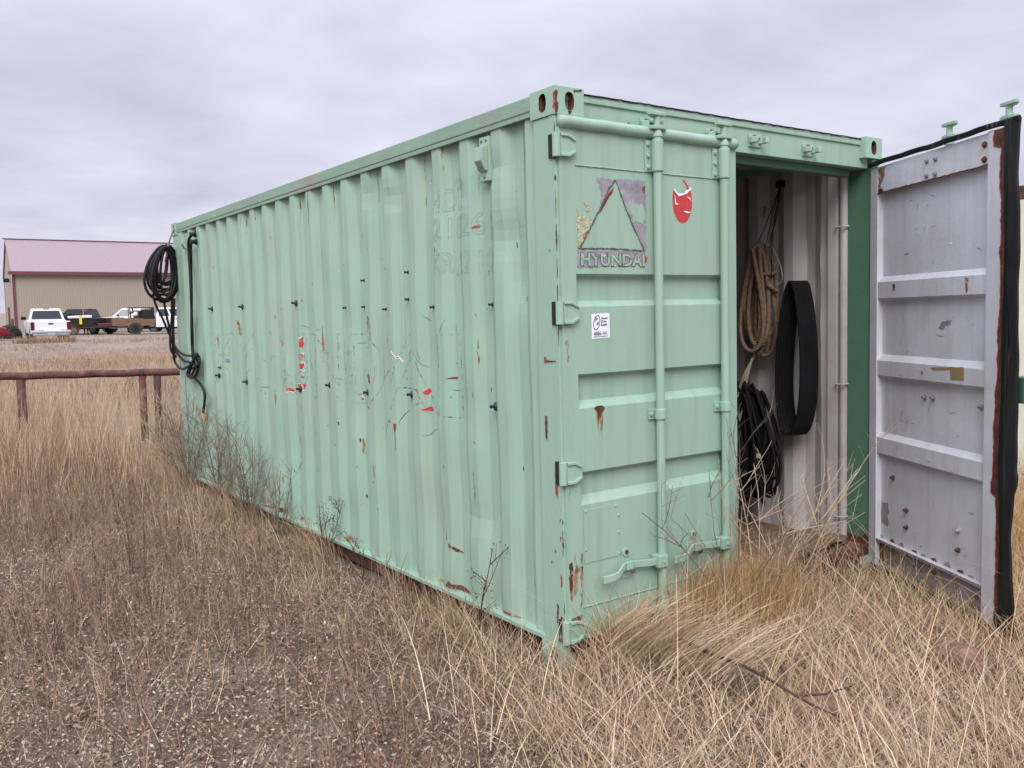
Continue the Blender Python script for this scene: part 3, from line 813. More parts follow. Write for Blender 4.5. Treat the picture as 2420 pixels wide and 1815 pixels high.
# lock rods
def lock_rod(x, parent, fy, zlo, zhi, brackets, rusty=False, y_out=-1):
    """fy: plane the rod lies in front of"""
    b = MB(); yy = fy+y_out*.030
    b.lathe([(.021, 0), (.021, zhi-zlo)], (x, yy, zlo), (0, 0, 1), 14)
    rod = b.build('lock_rod', 'green', parent, smooth=False)
    for z, h, full in brackets:
        c = MB()
        c.box((x-.056, fy+y_out*.010 if y_out < 0 else fy, z-h/2), (x+.02, fy if y_out < 0 else fy+.010, z+h/2))
        c.lathe([(.028, 0), (.029, .006), (.029, h-.006), (.028, h)], (x, yy, z-h/2), (0, 0, 1), 14)
        br = c.build('rod_bracket', 'green', rod, bevel=.002)
        c = MB()
        for zz in ([z-h*.36, z, z+h*.36] if full else [z]):
            c.lathe([(.011, 0), (.011, .006), (.006, .009)], (x-.042, fy+y_out*.010, zz), (0, y_out, 0), 6)
        c.build('bracket_bolt', 'green', br, kind='stuff')
    return rod
def cam(x, z, parent, fy, y_out=-1, up=1):
    c = MB(); yy = fy+y_out*.030
    c.lathe([(.026, 0), (.022, up*.02), (.016, up*.03), (.016, up*.10)], (x, yy, z), (0, 0, 1), 12)
    for k_, (z0_, w_) in enumerate(((.038, .050), (.092, .050))):
        prof = [(-w_, -.012), (-w_-.004, .010), (-.018, .024), (.0, .020), (.02, .024), (w_, .012), (w_+.003, -.010), (.02, -.020), (-.02, -.018)]
        c.prism(prof, lambda u, v, d: (x+u, yy+v*1.1, d+abs(u)*.12*(1 if k_ else -1)), z+up*z0_, z+up*(z0_+.017))
    return c.build('cam_end', ['green'], parent, bevel=.003)
def keeper(x, z, parent, empty_one):
    c = MB(); y = .040
    c.box((x-.045, y-.01, z-.035), (x+.045, y, z+.03))
    c.prism([(-.045, 0), (-.02, 0), (-.022, -.05), (-.040, -.062), (-.052, -.03)], lambda u, v, d: (x+u, y+v, d), z-.018, z+.012)
    c.prism([(.018, 0), (.045, 0), (.052, -.03), (.046, -.066), (.026, -.058), (.030, -.03)], lambda u, v, d: (x+u, y+v, d), z-.018, z+.012)
    c.box((x-.03, y-.025, z+.008), (x+.03, y, z+.022))
    k = c.build('cam_keeper', 'green_post', parent, bevel=.003)
    s = MB()
    s.box((x+.047, y-.060, z-.012), (x+.0525, y-.03, z+.008)); s.box((x-.03, y-.0265, z+.010), (x-.005, y-.02, z+.0235))
    s.build('worn_metal', 'rust', k, kind='stuff')
header = [o for o in CR.children if o.name.startswith('door_header')][0]
for x, z in ((.575, 2.488), (1.022, 2.482), (1.345, 2.488), (1.79, 2.478)):
    keeper(x, z, header, True)
for x in (.573, 1.03):
    rod = lock_rod(x, door_l, Y0, .20 if x < .8 else .20, 2.43, [(2.335, .145, True), (1.132, .05, False), (.205, .10, True)])
    cam(x, 2.42, rod, Y0)
# handles and hasps
def handle(x0, x1, z, parent):
    c = MB()
    pts = [(x0, Y0-.045, z-.010), (x0+.08, Y0-.048, z-.004), (x0+.14, Y0-.030, z+.022), (x0+.20, Y0-.026, z+.024), (x1-.06, Y0-.034, z+.016), (x1, Y0-.036, z+.014)]
    pts = spline(pts, 6)
    for i in range(len(pts)-1):
        a, q = pts[i], pts[i+1]
        c.hexa([(a[0], a[1]-.006, a[2]-.017), (q[0], q[1]-.006, q[2]-.017), (q[0], q[1]+.006, q[2]-.017), (a[0], a[1]+.006, a[2]-.017),
                (a[0], a[1]-.006, a[2]+.017), (q[0], q[1]-.006, q[2]+.017), (q[0], q[1]+.006, q[2]+.017), (a[0], a[1]+.006, a[2]+.017)])
    h = c.build('door_handle', 'green', parent, bevel=.003, weld=True)
    c = MB().box((x1-.012, Y0-.062, z-.016), (x1+.048, Y0-.004, z+.044)); c.build('handle_hub', 'green', h, bevel=.005)
    c = MB().lathe([(.009, 0), (.007, .006)], (x1+.02, Y0-.062, z+.012), (0, -1, 0), 8); c.build('hub_bolt', 'green', h)
    xc = x0+.17
    c = MB().box((xc-.022, Y0-.008, z-.04), (xc+.022, Y0, z+.10)); c.box((xc-.024, Y0-.046, z+.008), (xc+.020, Y0-.04, z+.046)); c.box((xc+.014, Y0-.046, z+.008), (xc+.020, Y0-.004, z+.046)); 
    c.lathe([(.022, 0), (.022, .008)], (xc, Y0-.008, z+.085), (0, -1, 0), 12)
    k = c.build('hasp', 'green_post', h, bevel=.002)
    c = MB().lathe([(.011, 0), (.011, .003)], (xc, Y0-.0155, z+.085), (0, -1, 0), 10); c.lathe([(.014, 0), (.010, .012)], (xc+.008, Y0-.046, z+.004), (0, -.6, -1), 10); c.build('hasp_hole', 'rust', k, kind='stuff')
handle(.185, .535, .415, door_l); handle(.64, .985, .425, door_l)
# rust on the door's hinge stile, rusty hole
fn_d = lambda u, v, d: (u, Y0-.0012-d, v)
for i, (p, mt_) in enumerate([(((.03, .52), (.06, .55), (.075, .47), (.06, .36), (.03, .33), (.02, .42)), 'stain'), (((.022, .50), (.04, .51), (.036, .38), (.02, .36)), 'rust'),
                     (((.088, .54), (.097, .54), (.097, .25), (.088, .26)), 'stain'), (((.03, .47), (.10, .475), (.10, .455), (.03, .45)), 'stain'), (((.03, .25), (.09, .26), (.085, .235), (.03, .225)), 'rust'),
                     (((.024, .86), (.034, .86), (.032, .80), (.026, .79)), 'stain'), (((.03, 1.50), (.045, 1.50), (.04, 1.40), (.034, 1.41)), 'stain')]):
    patch('rust_stain', fn_d, p, mt_, door_l, .006, .012, 400+i)
fn_p = lambda u, v, d: (u, Y0-d, v)
patch('rust_hole', fn_p, ((.185, 1.19), (.20, 1.197), (.235, 1.197), (.25, 1.185), (.235, 1.165), (.205, 1.165)), 'rust', door_l, .003, .01, 421)
patch('rust_streak', fn_p, ((.195, 1.175), (.235, 1.17), (.236, 1.11), (.228, 1.06), (.222, 1.12), (.214, 1.07), (.205, 1.11)), 'stain', door_l, .003, .01, 422, off=.0004)
patch('rust_streak', fn_p, ((.200, 1.175), (.228, 1.175), (.222, 1.14), (.215, 1.15), (.208, 1.11)), 'rust', door_l, .003, .01, 423, off=.0018, th=.0006)
for i, (xc, zc_) in enumerate([(.615, 1.16), (.612, 1.15), (.42, 2.47)]):
    patch('rust_chip', fn_p, ((xc-.008, zc_-.006), (xc+.008, zc_-.006), (xc+.006, zc_+.008), (xc-.006, zc_+.007)), 'primer', door_l, .002, .008, 430+i)
# peeled emblem: bare metal round a triangle, letters below
patch('bare_metal_patch', fn_p, ((.335, 2.215), (.395, 2.222), (.521, 2.220), (.523, 2.05), (.522, 1.905), (.505, 1.90), (.46, 1.98), (.40, 2.085)), 'galv', door_l, .004, .014, 501)
patch('bare_metal_patch', fn_p, ((.225, 2.218), (.335, 2.214), (.322, 2.175), (.285, 2.15), (.255, 2.09), (.245, 2.10), (.25, 2.16)), 'galv', door_l, .005, .014, 502)
patch('flaking_paint_patch', fn_p, ((.106, 2.075), (.125, 2.06), (.16, 2.04), (.205, 2.035), (.19, 2.00), (.16, 1.95), (.125, 1.905), (.106, 1.90)), 'flake', door_l, .004, .012, 503)
patch('flaking_paint_patch', fn_p, ((.145, 2.105), (.165, 2.11), (.185, 2.07), (.165, 2.06)), 'flake', door_l, .004, .012, 504)
patch('green_paint_island', fn_p, ((.425, 2.10), (.50, 2.115), (.515, 2.06), (.50, 2.02), (.44, 2.03)), 'green', door_l, .007, .012, 505, off=.0019)
patch('bare_metal_patch', fn_p, ((.102, 1.893), (.52, 1.897), (.521, 1.855), (.50, 1.835), (.40, 1.835), (.30, 1.823), (.102, 1.818)), 'galv', door_l, .004, .014, 506)
b = MB(); r = random.Random(21)
for line, w in ((((.118, 1.90), (.205, 2.03), (.255, 2.10), (.29, 2.165), (.335, 2.215)), .006), (((.335, 2.214), (.395, 2.088), (.455, 1.985), (.51, 1.90)), .005), (((.112, 1.900), (.30, 1.904), (.51, 1.899)), .006)):
    for a, c in zip(line, line[1:]):
        pts = [(u+r.uniform(-.002, .002), v+r.uniform(-.002, .002)) for u, v in subdiv(a, c, .012)]
        ribbon(b, pts, w, fn_p, off=.0032, jag=.7, r=r)
b.build('emblem_edge_crack', 'crack', door_l, kind='stuff')
for i, p in enumerate([((.235, 2.06), (.29, 2.15), (.325, 2.18), (.315, 2.155), (.28, 2.135), (.25, 2.075)), ((.50, 2.19), (.52, 2.20), (.518, 2.165), (.505, 2.17)), ((.50, 1.872), (.525, 1.872), (.52, 1.845), (.505, 1.85)), ((.14, 1.945), (.165, 1.985), (.16, 1.97), (.145, 1.935))]):
    patch('red_paint_remnant', fn_p, p, 'primer', door_l, .003, .012, 520+i, off=.0022)
def text_mesh(txt, size, place, mt, parent, name, offset=0.0, shear=0.0, extr=0.0):
    cu = bpy.data.curves.new('t', 'FONT'); cu.body = txt; cu.size = size; cu.offset = offset; cu.shear = shear; cu.fill_mode = 'FRONT' if not extr else 'BOTH'; cu.resolution_u = 3
    o = bpy.data.objects.new('t', cu); COL.objects.link(o)
    dg = bpy.context.evaluated_depsgraph_get(); dg.update()
    me = bpy.data.meshes.new_from_object(o.evaluated_get(dg)); bpy.data.objects.remove(o)
    for v in me.vertices:
        v.co = Vector(place(v.co.x, v.co.y))
    me.name = name; me.materials.clear(); me.materials.append(M[mt])
    ob = bpy.data.objects.new(name, me); COL.objects.link(ob); ob.parent = parent
    return ob
text_mesh('HYUNDAI', .072, lambda u, v: (.118+u*1.22, Y0-.0030, 1.829+v*1.05), 'crack', door_l, 'emblem_letters', offset=.0045)
text_mesh('HYUNDAI', .072, lambda u, v: (.118+u*1.22, Y0-.0036, 1.829+v*1.05), 'green', door_l, 'emblem_letters', offset=.002)
r = random.Random(64)
for i in range(9):
    xc, zc_ = .13+.043*i+r.uniform(-.012, .012), 1.855+r.uniform(-.02, .03); s_ = r.uniform(.006, .013)
    patch('bare_metal_patch', lambda u, v, d: (u, Y0-.0036-d, v), ((xc-s_, zc_-s_*.8), (xc+s_*.9, zc_-s_), (xc+s_*1.2, zc_+s_*.9), (xc-s_*.7, zc_+s_)), 'galv' if i % 3 else 'flake', door_l, .004, .006, 560+i)
# red oval sticker, torn at the top
ov = []
for i in range(46):
    a = R(148)+R(250)*i/45
    ov.append((.766+.066*math.cos(a), 2.142+.104*math.sin(a)))
ov += [(.800, 2.192), (.775, 2.176), (.735, 2.172)]
b = MB().prism(ov, fn_p, .0006, .0016); oval = b.build('red_sticker', 'red', door_l)
patch('sticker_sliver', fn_p, ((.765, 2.245), (.785, 2.238), (.806, 2.215), (.815, 2.195), (.803, 2.197), (.79, 2.222)), 'red', oval, .001, .02, 540)
b = MB(); r = random.Random(4)
for p in (((.708, 2.195), (.735, 2.170), (.775, 2.175), (.800, 2.190), (.825, 2.205)),):
    for a, c in zip(p, p[1:]): ribbon(b, subdiv(a, c, .008), .011, fn_p, off=.0034, jag=.5, r=r)
for p in (((.712, 2.165), (.716, 2.122), (.742, 2.124), (.720, 2.130)), ((.785, 2.165), (.810, 2.155), (.826, 2.143), (.815, 2.160)), ((.765, 2.092), (.79, 2.095), (.822, 2.090), (.80, 2.084))):
    b.prism(list(p), fn_p, .0018, .005)
b.build('torn_vinyl_edge', 'white', oval, kind='stuff')
# white lot sticker
a_ = R(1.5)
sx0, sz1 = .178, 1.612; SW, SH = .108, .112
def stk(u, v, d):                              # u,v from top-left in sticker widths
    return (sx0+u*math.cos(a_)+v*math.sin(a_)*.4, Y0-d, sz1-v+u*math.sin(a_))
stick = MB().prism([(0, 0), (SW, 0), (SW, SH), (0, SH)], stk, .0006, .0014).build('lot_sticker', 'white', door_l)
tp = lambda u0, v0, s=1.0: (lambda u, v: stk(u0+u*s, v0-v, .0022))
text_mesh('Power', .0145, tp(.057, .027), 'ink', stick, 'sticker_text', .0004, .2)
text_mesh('Drive', .0145, tp(.055, .041), 'ink', stick, 'sticker_text', .0004, .2)
text_mesh('Supply', .0145, tp(.053, .055), 'ink', stick, 'sticker_text', .0004, .2)
text_mesh('4886-141', .0245, tp(.010, .098, .88), 'ink', stick, 'sticker_number', .0003, .1)
text_mesh('PowerDriveSupply.com', .0088, tp(.011, .106, 1.0), 'ink', stick, 'sticker_text', .0001, .1)
text_mesh('P', .026, tp(.018, .036), 'ink', stick, 'sticker_logo', .0005, .3)
text_mesh('d', .026, tp(.026, .052), 'ink', stick, 'sticker_logo', .0005, .3)
b = MB()
pts = [(.030+.0185*math.cos(t)+.006*math.sin(t), .040+.031*math.sin(t)*-1) for t in np.linspace(0, 2*math.pi, 41)]
ribbon(b, pts, .0032, lambda u, v, d: stk(u, v, d), off=.0022); b.build('sticker_logo', 'ink', stick)

# ------------------------------------------------------------------ right door (open), local X = hinge -> free edge, local Y = outside
door_r = empty('door', (2.338+.01, .006, 0), R(-117.96), CR)
tag(door_r, 'open right door leaf, pale grey inside with black rubber seal')
DW = 1.165
rb = [(.245, .030), (.735, .030), (.760, 0), (.850, 0), (.880, .030), (1.190, .030), (1.215, 0), (1.300, 0), (1.335, .030), (1.640, .030), (1.660, 0), (1.752, 0), (1.784, .030), (2.262, .030)]
b = MB()
ua, ub = .078, 1.035
vs = []
for z, d in rb: vs += [(ua, d, z), (ub, d, z)]
k = len(rb)
b.add(vs, [(2*i, 2*i+1, 2*i+3, 2*i+2) for i in range(k-1)])
b.build('door_panel', 'grey_door', door_r)
b = MB().box((0, -.004, .075), (ua, .05, 2.415)); b.build('hinge_stile', 'grey_door', door_r, bevel=.003)
b = MB().box((ub, -.006, .085), (1.150, .05, 2.415)); b.build('lock_stile', 'grey_door', door_r, bevel=.003)
b = MB().box((ua, -.002, 2.262), (ub, .05, 2.41)); tr = b.build('top_rail', 'grey_door', door_r, bevel=.003)
b = MB().box((ua, .022, .075), (ub, .05, .232)); b.box((ua, -.002, .232), (ub, .05, .247)); br_ = b.build('bottom_rail', ['grey_dirty'], door_r)
MB().box((ua, -.003, .247), (ub, .034, .2485)).build('bottom_ledge', 'grey_door', door_r)
MB().box((0, .050, .08), (1.165, .056, 2.415)).build('outer_skin', 'green', door_r)
# red primer where the paint has come off along the free edge
P_ = []
r = random.Random(8)
zz = np.linspace(.09, 2.41, 130)
left = []
w_ = .018
for z in zz:
    w_ = min(.040, max(.008, w_+r.uniform(-.006, .006))); 
    if z > 2.33: w_ = .06-.2*(2.37-z)*0+.02*r.random()
    if abs(z-.75) < .04: w_ = .05
    left.append((1.151-w_, z))
poly = left+[(1.165, 2.41), (1.165, .09)]
MB().prism(poly, lambda u, v, d: (u, -.006-d, v), .0005, .0015).build('exposed_primer', 'rust', door_r)
b = MB()
for i in range(1, 129):
    ribbon(b, [left[i], left[i+1]], .007, lambda u, v, d: (u, -.0068-d, v), off=.002, jag=.6, r=r)
b.build('chipped_paint_edge', 'primer' , door_r, kind='stuff')
MB().box((1.150, -.0045, .085), (1.168, .05, 2.415)).build('seal_channel', 'rust', door_r)
# rubber seal: two lips, uneven
def lip(path, w, th, name):
    b = MB(); n = len(path)
    vs = []
    for (p, ax, nn, ww) in path:
        p = Vector(p); ax = Vector(ax); nn = Vector(nn)
        vs += [p-ax*ww/2-nn*th/2, p+ax*ww/2-nn*th/2, p+ax*ww/2+nn*th/2, p-ax*ww/2+nn*th/2]
    fs = []
    for i in range(n-1):
        for j in range(4):
            fs.append((i*4+j, i*4+(j+1) % 4, (i+1)*4+(j+1) % 4, (i+1)*4+j))
    fs += [(0, 1, 2, 3), ((n-1)*4, (n-1)*4+1, (n-1)*4+2, (n-1)*4+3)]
    b.add(vs, fs); return b.build(name, 'rubber', door_r, bevel=.004, smooth=False)
r = random.Random(31)
zs = np.linspace(.045, 2.44, 60)
wob = lambda z, s: .005*math.sin(z*4.1+s)+.003*math.sin(z*11+s*2)+.001*math.sin(z*27+s)
lip([((1.187+wob(z, 0)*.5, -.012+wob(z, 1)*.6, z), (1, -.15, 0), (.15, 1, 0), .042+.008*math.sin(z*9)) for z in zs], .04, .016, 'rubber_seal')
lip([((1.226+wob(z, 2), -.006+wob(z, 3), z), (1, .35, 0), (-.35, 1, 0), .046+.010*math.sin(z*7+1)+(.02 if abs(z-.78) < .04 else 0)) for z in zs], .04, .018, 'rubber_seal')
us = np.linspace(-.01, 1.245, 44)
lip([((u, -.008+wob(u*2, 4), 2.432+wob(u*2, 5)*.35), (0, -.2, 1), (0, 1, .2), .027) for u in us], .04, .018, 'rubber_seal')
lip([((u, -.004+wob(u*2, 6)*.5, .062+wob(u*2, 7)*.8), (0, .2, 1), (0, 1, .2), .040) for u in us], .04, .018, 'rubber_seal')
# bolts on the inside
def stud(u, z, parent, mt_, rad=.014, y=0.0, h=.014):
    MB().lathe([(rad, 0), (rad, h*.4), (rad*.7, h*.5), (rad*.5, h)], (u, y, z), (0, -1, 0), 7).build('bolt', mt_, parent)
for u, z in ((.553, 2.362), (.627, 2.360), (.553, 2.287), (.627, 2.285)): stud(u, z, tr, 'steel', y=-.002)
for u, z in ((1.011, 2.359), (1.011, 2.290)): stud(u, z, tr, 'rust', .016, y=-.002)
pan = [o for o in door_r.children if o.name.startswith('door_panel')][0]
for u, z, mt_ in ((.511, 1.122, 'steel'), (.586, 1.124, 'steel'), (.974, 1.114, 'steel'), (.347, .470, 'rust'), (.348, .374, 'rust'), (.809, .465, 'galv'), (.811, .364, 'rust'), (.21, .63, 'rust')):
    stud(u, z, pan, mt_, y=.030, h=.022)
for u, z in ((.45, .185), (.49, .17), (.62, .19), (.97, .17), (.93, .12), (.60, .11)):
    stud(u, z, br_, 'rust', y=.022)
fi = lambda dd: (lambda u, v, d: (u, dd-d, v))
tape = patch('brown_tape', fi(0), ((.765, 1.298), (.875, 1.302), (.878, 1.237), (.77, 1.235)), 'card', pan, .002, .02, 601)
patch('brown_tape', fi(0), ((.60, 1.288), (.78, 1.298), (.76, 1.285), (.62, 1.276)), 'card', pan, .003, .02, 602)
patch('brown_tape', fi(0), ((.515, 1.262), (.53, 1.268), (.535, 1.248), (.52, 1.245)), 'card', pan, .002, .02, 603)
patch('rust_streak', fi(0), ((.235, 1.735), (.258, 1.735), (.255, 1.70), (.24, 1.70)), 'rust', pan, .003, .01, 604)
patch('rust_streak', fi(0), ((.875, 1.745), (.90, 1.74), (.895, 1.68), (.885, 1.665), (.88, 1.69)), 'stain_grey', pan, .003, .01, 605)
patch('scuff', fi(.030), ((.62, 1.50), (.66, 1.53), (.73, 1.535), (.72, 1.515), (.67, 1.505), (.655, 1.485)), 'grey_dirty', pan, .006, .01, 606)
patch('torn_label', fi(.030), ((.702, 1.925), (.712, 1.93), (.725, 1.92), (.71, 1.915)), 'white', pan, .001, .02, 607)
patch('grey_patch', fi(.030), ((.085, .34), (.155, .33), (.16, .47), (.085, .46)), 'grey_dirty', pan, .01, .02, 608)
patch('rust_streak', fi(-.002), ((.085, 2.40), (.15, 2.40), (.135, 2.33), (.10, 2.28), (.088, 2.27)), 'stain_grey', tr, .01, .015, 609)
patch('rust_streak', fi(-.002), ((.082, 2.285), (.12, 2.285), (.14, 2.264), (.082, 2.264)), 'rust', tr, .004, .012, 610)
r2 = random.Random(17)
b = MB()
for i in range(46):
    u = r2.uniform(.1, 1.0); z = r2.uniform(.28, 2.2); dep = 0.0
    for (za, da), (zb_, db) in zip(rb, rb[1:]):
        if za <= z <= zb_: dep = min(da, db) if da == db else None
    if dep is None: continue
    a__ = r2.uniform(-.5, .5)+(math.pi/2 if i % 3 == 0 else 0); l_ = r2.uniform(.01, .07)
    ribbon(b, [(u, z), (u+l_*.5*math.cos(a__), z+l_*.5*math.sin(a__)), (u+l_*math.cos(a__), z+l_*math.sin(a__)*.8)], r2.uniform(.002, .006), fi(dep), taper=True)
b.build('scuff_marks', 'grey_dirty', pan, kind='stuff')
for i in range(9):
    u = .10+.10*i+r2.uniform(-.03, .03); h_ = r2.uniform(.01, .035)
    patch('rust_spot', fi(.030), ((u-.03, .249), (u+.03, .249), (u+.015, .249+h_), (u-.012, .249+h_*.7)), 'rust' if i % 2 else 'grey_dirty', pan, .005, .01, 850+i)
b = MB()
pts = [(ua+(ub-ua)*i/50, -.0035, 2.262+r.uniform(-.0025, .0015)) for i in range(51)]
b.tube(pts, .004, 5); b.build('ragged_weld', 'rust', tr)
patch('rust_foot', fi(.022), ((.08, .225), (.14, .22), (.12, .16), (.15, .10), (.08, .09)), 'rust', br_, .008, .012, 612)
# outside: lock rods and cams, they reach above the door top
for u in (.605, 1.055):
    rod = lock_rod(u, door_r, .056, .12, 2.43, [(2.33, .145, True), (1.132, .05, False), (.20, .1, True)], y_out=1)
    cam(u, 2.435, rod, .056, 1)
MB().box((1.16, .03, 1.155), (1.262, .10, 1.275)).build('lock_plate', 'green_dark', door_r, bevel=.004)
for z in (2.34, 1.62, .912, .192):
    MB().box((-.035, .040, z-.05), (.09, .066, z+.05)).build('hinge', 'green_post', door_r, bevel=.004)

# right post inner J channel with lashing bars; floor
b = MB()
arc = [(2.395-.045*math.sin(t), .200-.033*math.cos(t)) for t in np.linspace(.15, math.pi-.15, 9)]
b.prism([(2.41, .165)]+arc+[(2.41, .235)], lambda u, v, d: (u, v, d), .16, H-.12)
jch = b.build('post_channel', 'white_in', CR)
MB().box((2.352, .236, .17), (2.41, .300, 2.47)).build('wall_edge_plate', 'white_in', CR, bevel=.002)
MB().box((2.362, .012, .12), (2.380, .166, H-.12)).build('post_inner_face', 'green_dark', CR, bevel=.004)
for z in (2.10, 1.15, .33):
    MB().tube([(2.37, .240, z), (2.325, .225, z-.004), (2.325, .175, z-.004), (2.37, .160, z)], .006, 6).build('lashing_bar', 'white_in', jch)
patch('rust_foot', lambda u, v, d: (2.362-d, u, v), ((.014, .26), (.08, .22), (.16, .235), (.164, .125), (.014, .125)), 'rust', jch, .01, .012, 700)
for k in range(7):
    w0 = .06+(WID-.12)/7*k; w1 = .06+(WID-.12)/7*(k+1)-.006
    fb = MB(); r = random.Random(50+k)
    nn = 10
    top = [(w0+(w1-w0)*i/nn, .10+r.uniform(-.05, .04)) for i in range(nn+1)]
    poly = top+[(w1, LEN-.1), (w0, LEN-.1)]
    fb.prism(poly, lambda u, v, d: (u, v, d), .150, .178).build('floor_board', 'wood', CR)
b = MB(); pts = []
for i in range(13):
    u = 1.36+.95*i/12
    pts.append((u, .02+.10*(i/12)**2+.02*math.sin(i*2.1)-(.05 if i < 4 else 0)))
poly = pts+[(2.30, .42), (1.35, .36)]
warp = lambda u, v, d: (u, v, d+.02*(u-1.3)*0+.03*math.sin((u-1.3)*2.5)+.04*max(0, .3-v))
b.prism(poly, warp, .182, .200); 
wp = b.build('rotten_plywood_sheet', 'wood'); wp.matrix_world = box_root.matrix_world
tag(wp, 'warped rotten brown plywood sheet on the container floor by the doorway', 'plywood')

# end of part one

# ================================================================== things hanging in and on the container
def place_in(o):                               # container-frame geometry as a thing of its own
    o.matrix_world = box_root.matrix_world
    return o
def thing(name, label, cat, group=None):
    o = empty(name); place_in(o); return tag(o, label, cat, group)

# ---- manila rope hank
rope = thing('rope_hank', 'thick tan manila rope hank hanging inside the doorway', 'rope')
r = random.Random(77)
path = []
for k in range(11):
    w = r.uniform(.035, .115); zb = r.uniform(1.30, 1.44); zt_ = 2.02+r.uniform(-.02, .02); yc = .735+r.uniform(-.02, .02); xo = 2.19+.011*k+r.uniform(-.01, .01)
    for j in range(24):
        t = 2*math.pi*j/24
        z = (zb+zt_)/2+(zt_-zb)/2*math.cos(t)
        f = (zt_-z)/(zt_-zb)
        y = yc+.02*(1-f)-.03*(1-f)+w*math.sin(t)*(.35+.85*f)
        path.append((xo+.012*math.sin(t*2+k), y, z))
path = spline(path, 8)
def strands(path, rr, pitch, name, mt_, parent, ns=3):
    P = [Vector(p) for p in path]; acc = [0.0]
    for i in range(1, len(P)): acc.append(acc[-1]+(P[i]-P[i-1]).length)
    b = MB()
    prev = None; fr = []
    for i in range(len(P)):
        t = (P[min(i+1, len(P)-1)]-P[max(i-1, 0)]).normalized()
        u = t.orthogonal().normalized() if prev is None else (prev-t*prev.dot(t)).normalized()
        prev = u; fr.append((u, t.cross(u)))
    for s_ in range(ns):
        pts = []
        for i in range(len(P)):
            a = acc[i]/pitch*2*math.pi+s_*2*math.pi/ns
            pts.append(P[i]+(fr[i][0]*math.cos(a)+fr[i][1]*math.sin(a))*rr*.55)
        b.tube(pts, rr*.58, 5)
    o = b.build(name, mt_, parent, smooth=True); return o
# resample so each helix turn has enough points
def resample(path, st):
    P = np.array(path); d = np.r_[0, np.cumsum(np.linalg.norm(np.diff(P, axis=0), axis=1))]
    q = np.arange(0, d[-1], st)
    return np.stack([np.interp(q, d, P[:, i]) for i in range(3)], -1).tolist()
strands(resample(path, .011), .0135, .06, 'rope_loops', 'rope', rope)
wrap = [(2.235+.075*math.cos(t*2*math.pi/20), .735+.072*math.sin(t*2*math.pi/20)+.0, 1.80+.0017*t) for t in range(70)]
strands(resample([(2.26, .60, 1.72), (2.20, .62, 1.76)]+[(2.25+.05*math.cos(a), .71+.085*math.sin(a), 1.83+.012*a/6.28) for a in np.linspace(0, 7, 30)], .011), .0135, .06, 'rope_wrap', 'rope', rope)

# ---- hanging strings from the hook
hook = (2.30, .60, 2.445)
st = thing('hanging_strings', 'thin dark strings dangling from a hook near the container roof', 'string')
b = MB().tube([(2.36, .60, 2.50), (2.34, .60, 2.50), (2.30, .60, 2.44), (2.285, .60, 2.40), (2.30, .60, 2.385), (2.325, .60, 2.40)], .006, 6); b.build('hook', 'steel', st, smooth=True)
b = MB(); rr_ = random.Random(3)
for k in range(6):
    b.tube([(2.29+.03*math.cos(a+k), .60+.025*math.sin(a+k), 2.40+.02*math.sin(a*2+k)) for a in np.linspace(0, 6.3, 14)], .0045, 5)
b.build('knot', 'belt', st, smooth=True)
for k, (yy, zz, mid) in enumerate([(.72, 2.04, 0), (.655, 2.03, .01), (.64, 2.03, -.02), (.615, 1.80, .03), (.63, 2.0, 0)]):
    b = MB().tube(spline([(2.29, .60, 2.39), (2.26, (.60+yy)/2+mid, (2.39+zz)/2), (2.22, yy, zz)], 8), .003, 5); b.build('string', 'belt', st)
b = MB().tube(spline([(2.25, .63, 2.0), (2.27, .59, 1.90), (2.26, .565, 1.82), (2.26, .58, 1.78), (2.25, .61, 1.76)], 8), .0035, 5); b.build('string', 'cord', st)
b = MB(); b.prism(ragged([(.69, 2.26), (.72, 2.28), (.735, 2.23), (.71, 2.20)], .006, .012, 3), lambda u, v, d: (2.27+d+.2*(u-.7), u, v), 0, .002); b.build('paper_tag', 'cord', st)

# ---- wide belt loop
belt = thing('drive_belt', 'wide black ribbed rubber belt loop hanging on the white inner wall', 'belt')
n = 56; yc, zc2, ry, rz_ = .458, 1.30, .098, .475
vs = []; 
tilt = .32
for i in range(n):
    t = 2*math.pi*i/n
    y = ry*math.sin(t)*(.86-.22*math.cos(t)); z = zc2+rz_*math.cos(t)
    for (dx, off) in ((-.066, 0), (.066, 0), (.066, .011), (-.066, .011)):
        k = 1+off/ry
        yy = y*k; xx = dx
        vs.append((2.262+xx*math.cos(tilt)-yy*math.sin(tilt)*.25, yc+yy*math.cos(tilt)-xx*math.sin(tilt)*.9+.05*(zc2-z)*.4, zc2+(z-zc2)*(1+off/rz_)))
fs = []
for i in range(n):
    i2 = (i+1) % n
    for j in range(4):
        fs.append((i*4+j, i*4+(j+1) % 4, i2*4+(j+1) % 4, i2*4+j))
b = MB(); b.add(vs, fs); b.build('belt_band', 'belt', belt, smooth=False)
b = MB()
for g_ in (-.05, -.025, 0, .025, .05):
    pts = []
    for i in range(n):
        t = 2*math.pi*i/n
        y = (ry-.004)*math.sin(t)*(.86-.22*math.cos(t)); z = zc2+(rz_-.004)*math.cos(t); dx = g_
        pts.append((2.262+dx*math.cos(tilt)-y*math.sin(tilt)*.25, yc+y*math.cos(tilt)-dx*math.sin(tilt)*.9+.05*(zc2-z)*.4, z))
    MB().tube(pts, .005, 5, closed=True).build('belt_rib', 'belt', belt)
def belt_pt(i, dx, off=-.002):
    t = 2*math.pi*i/n
    y = (ry+off)*math.sin(t)*(.86-.22*math.cos(t)); z = zc2+(rz_+off)*math.cos(t)
    return (2.262+dx*math.cos(tilt)-y*math.sin(tilt)*.25, yc+y*math.cos(tilt)-dx*math.sin(tilt)*.9+.05*(zc2-z)*.4, z)
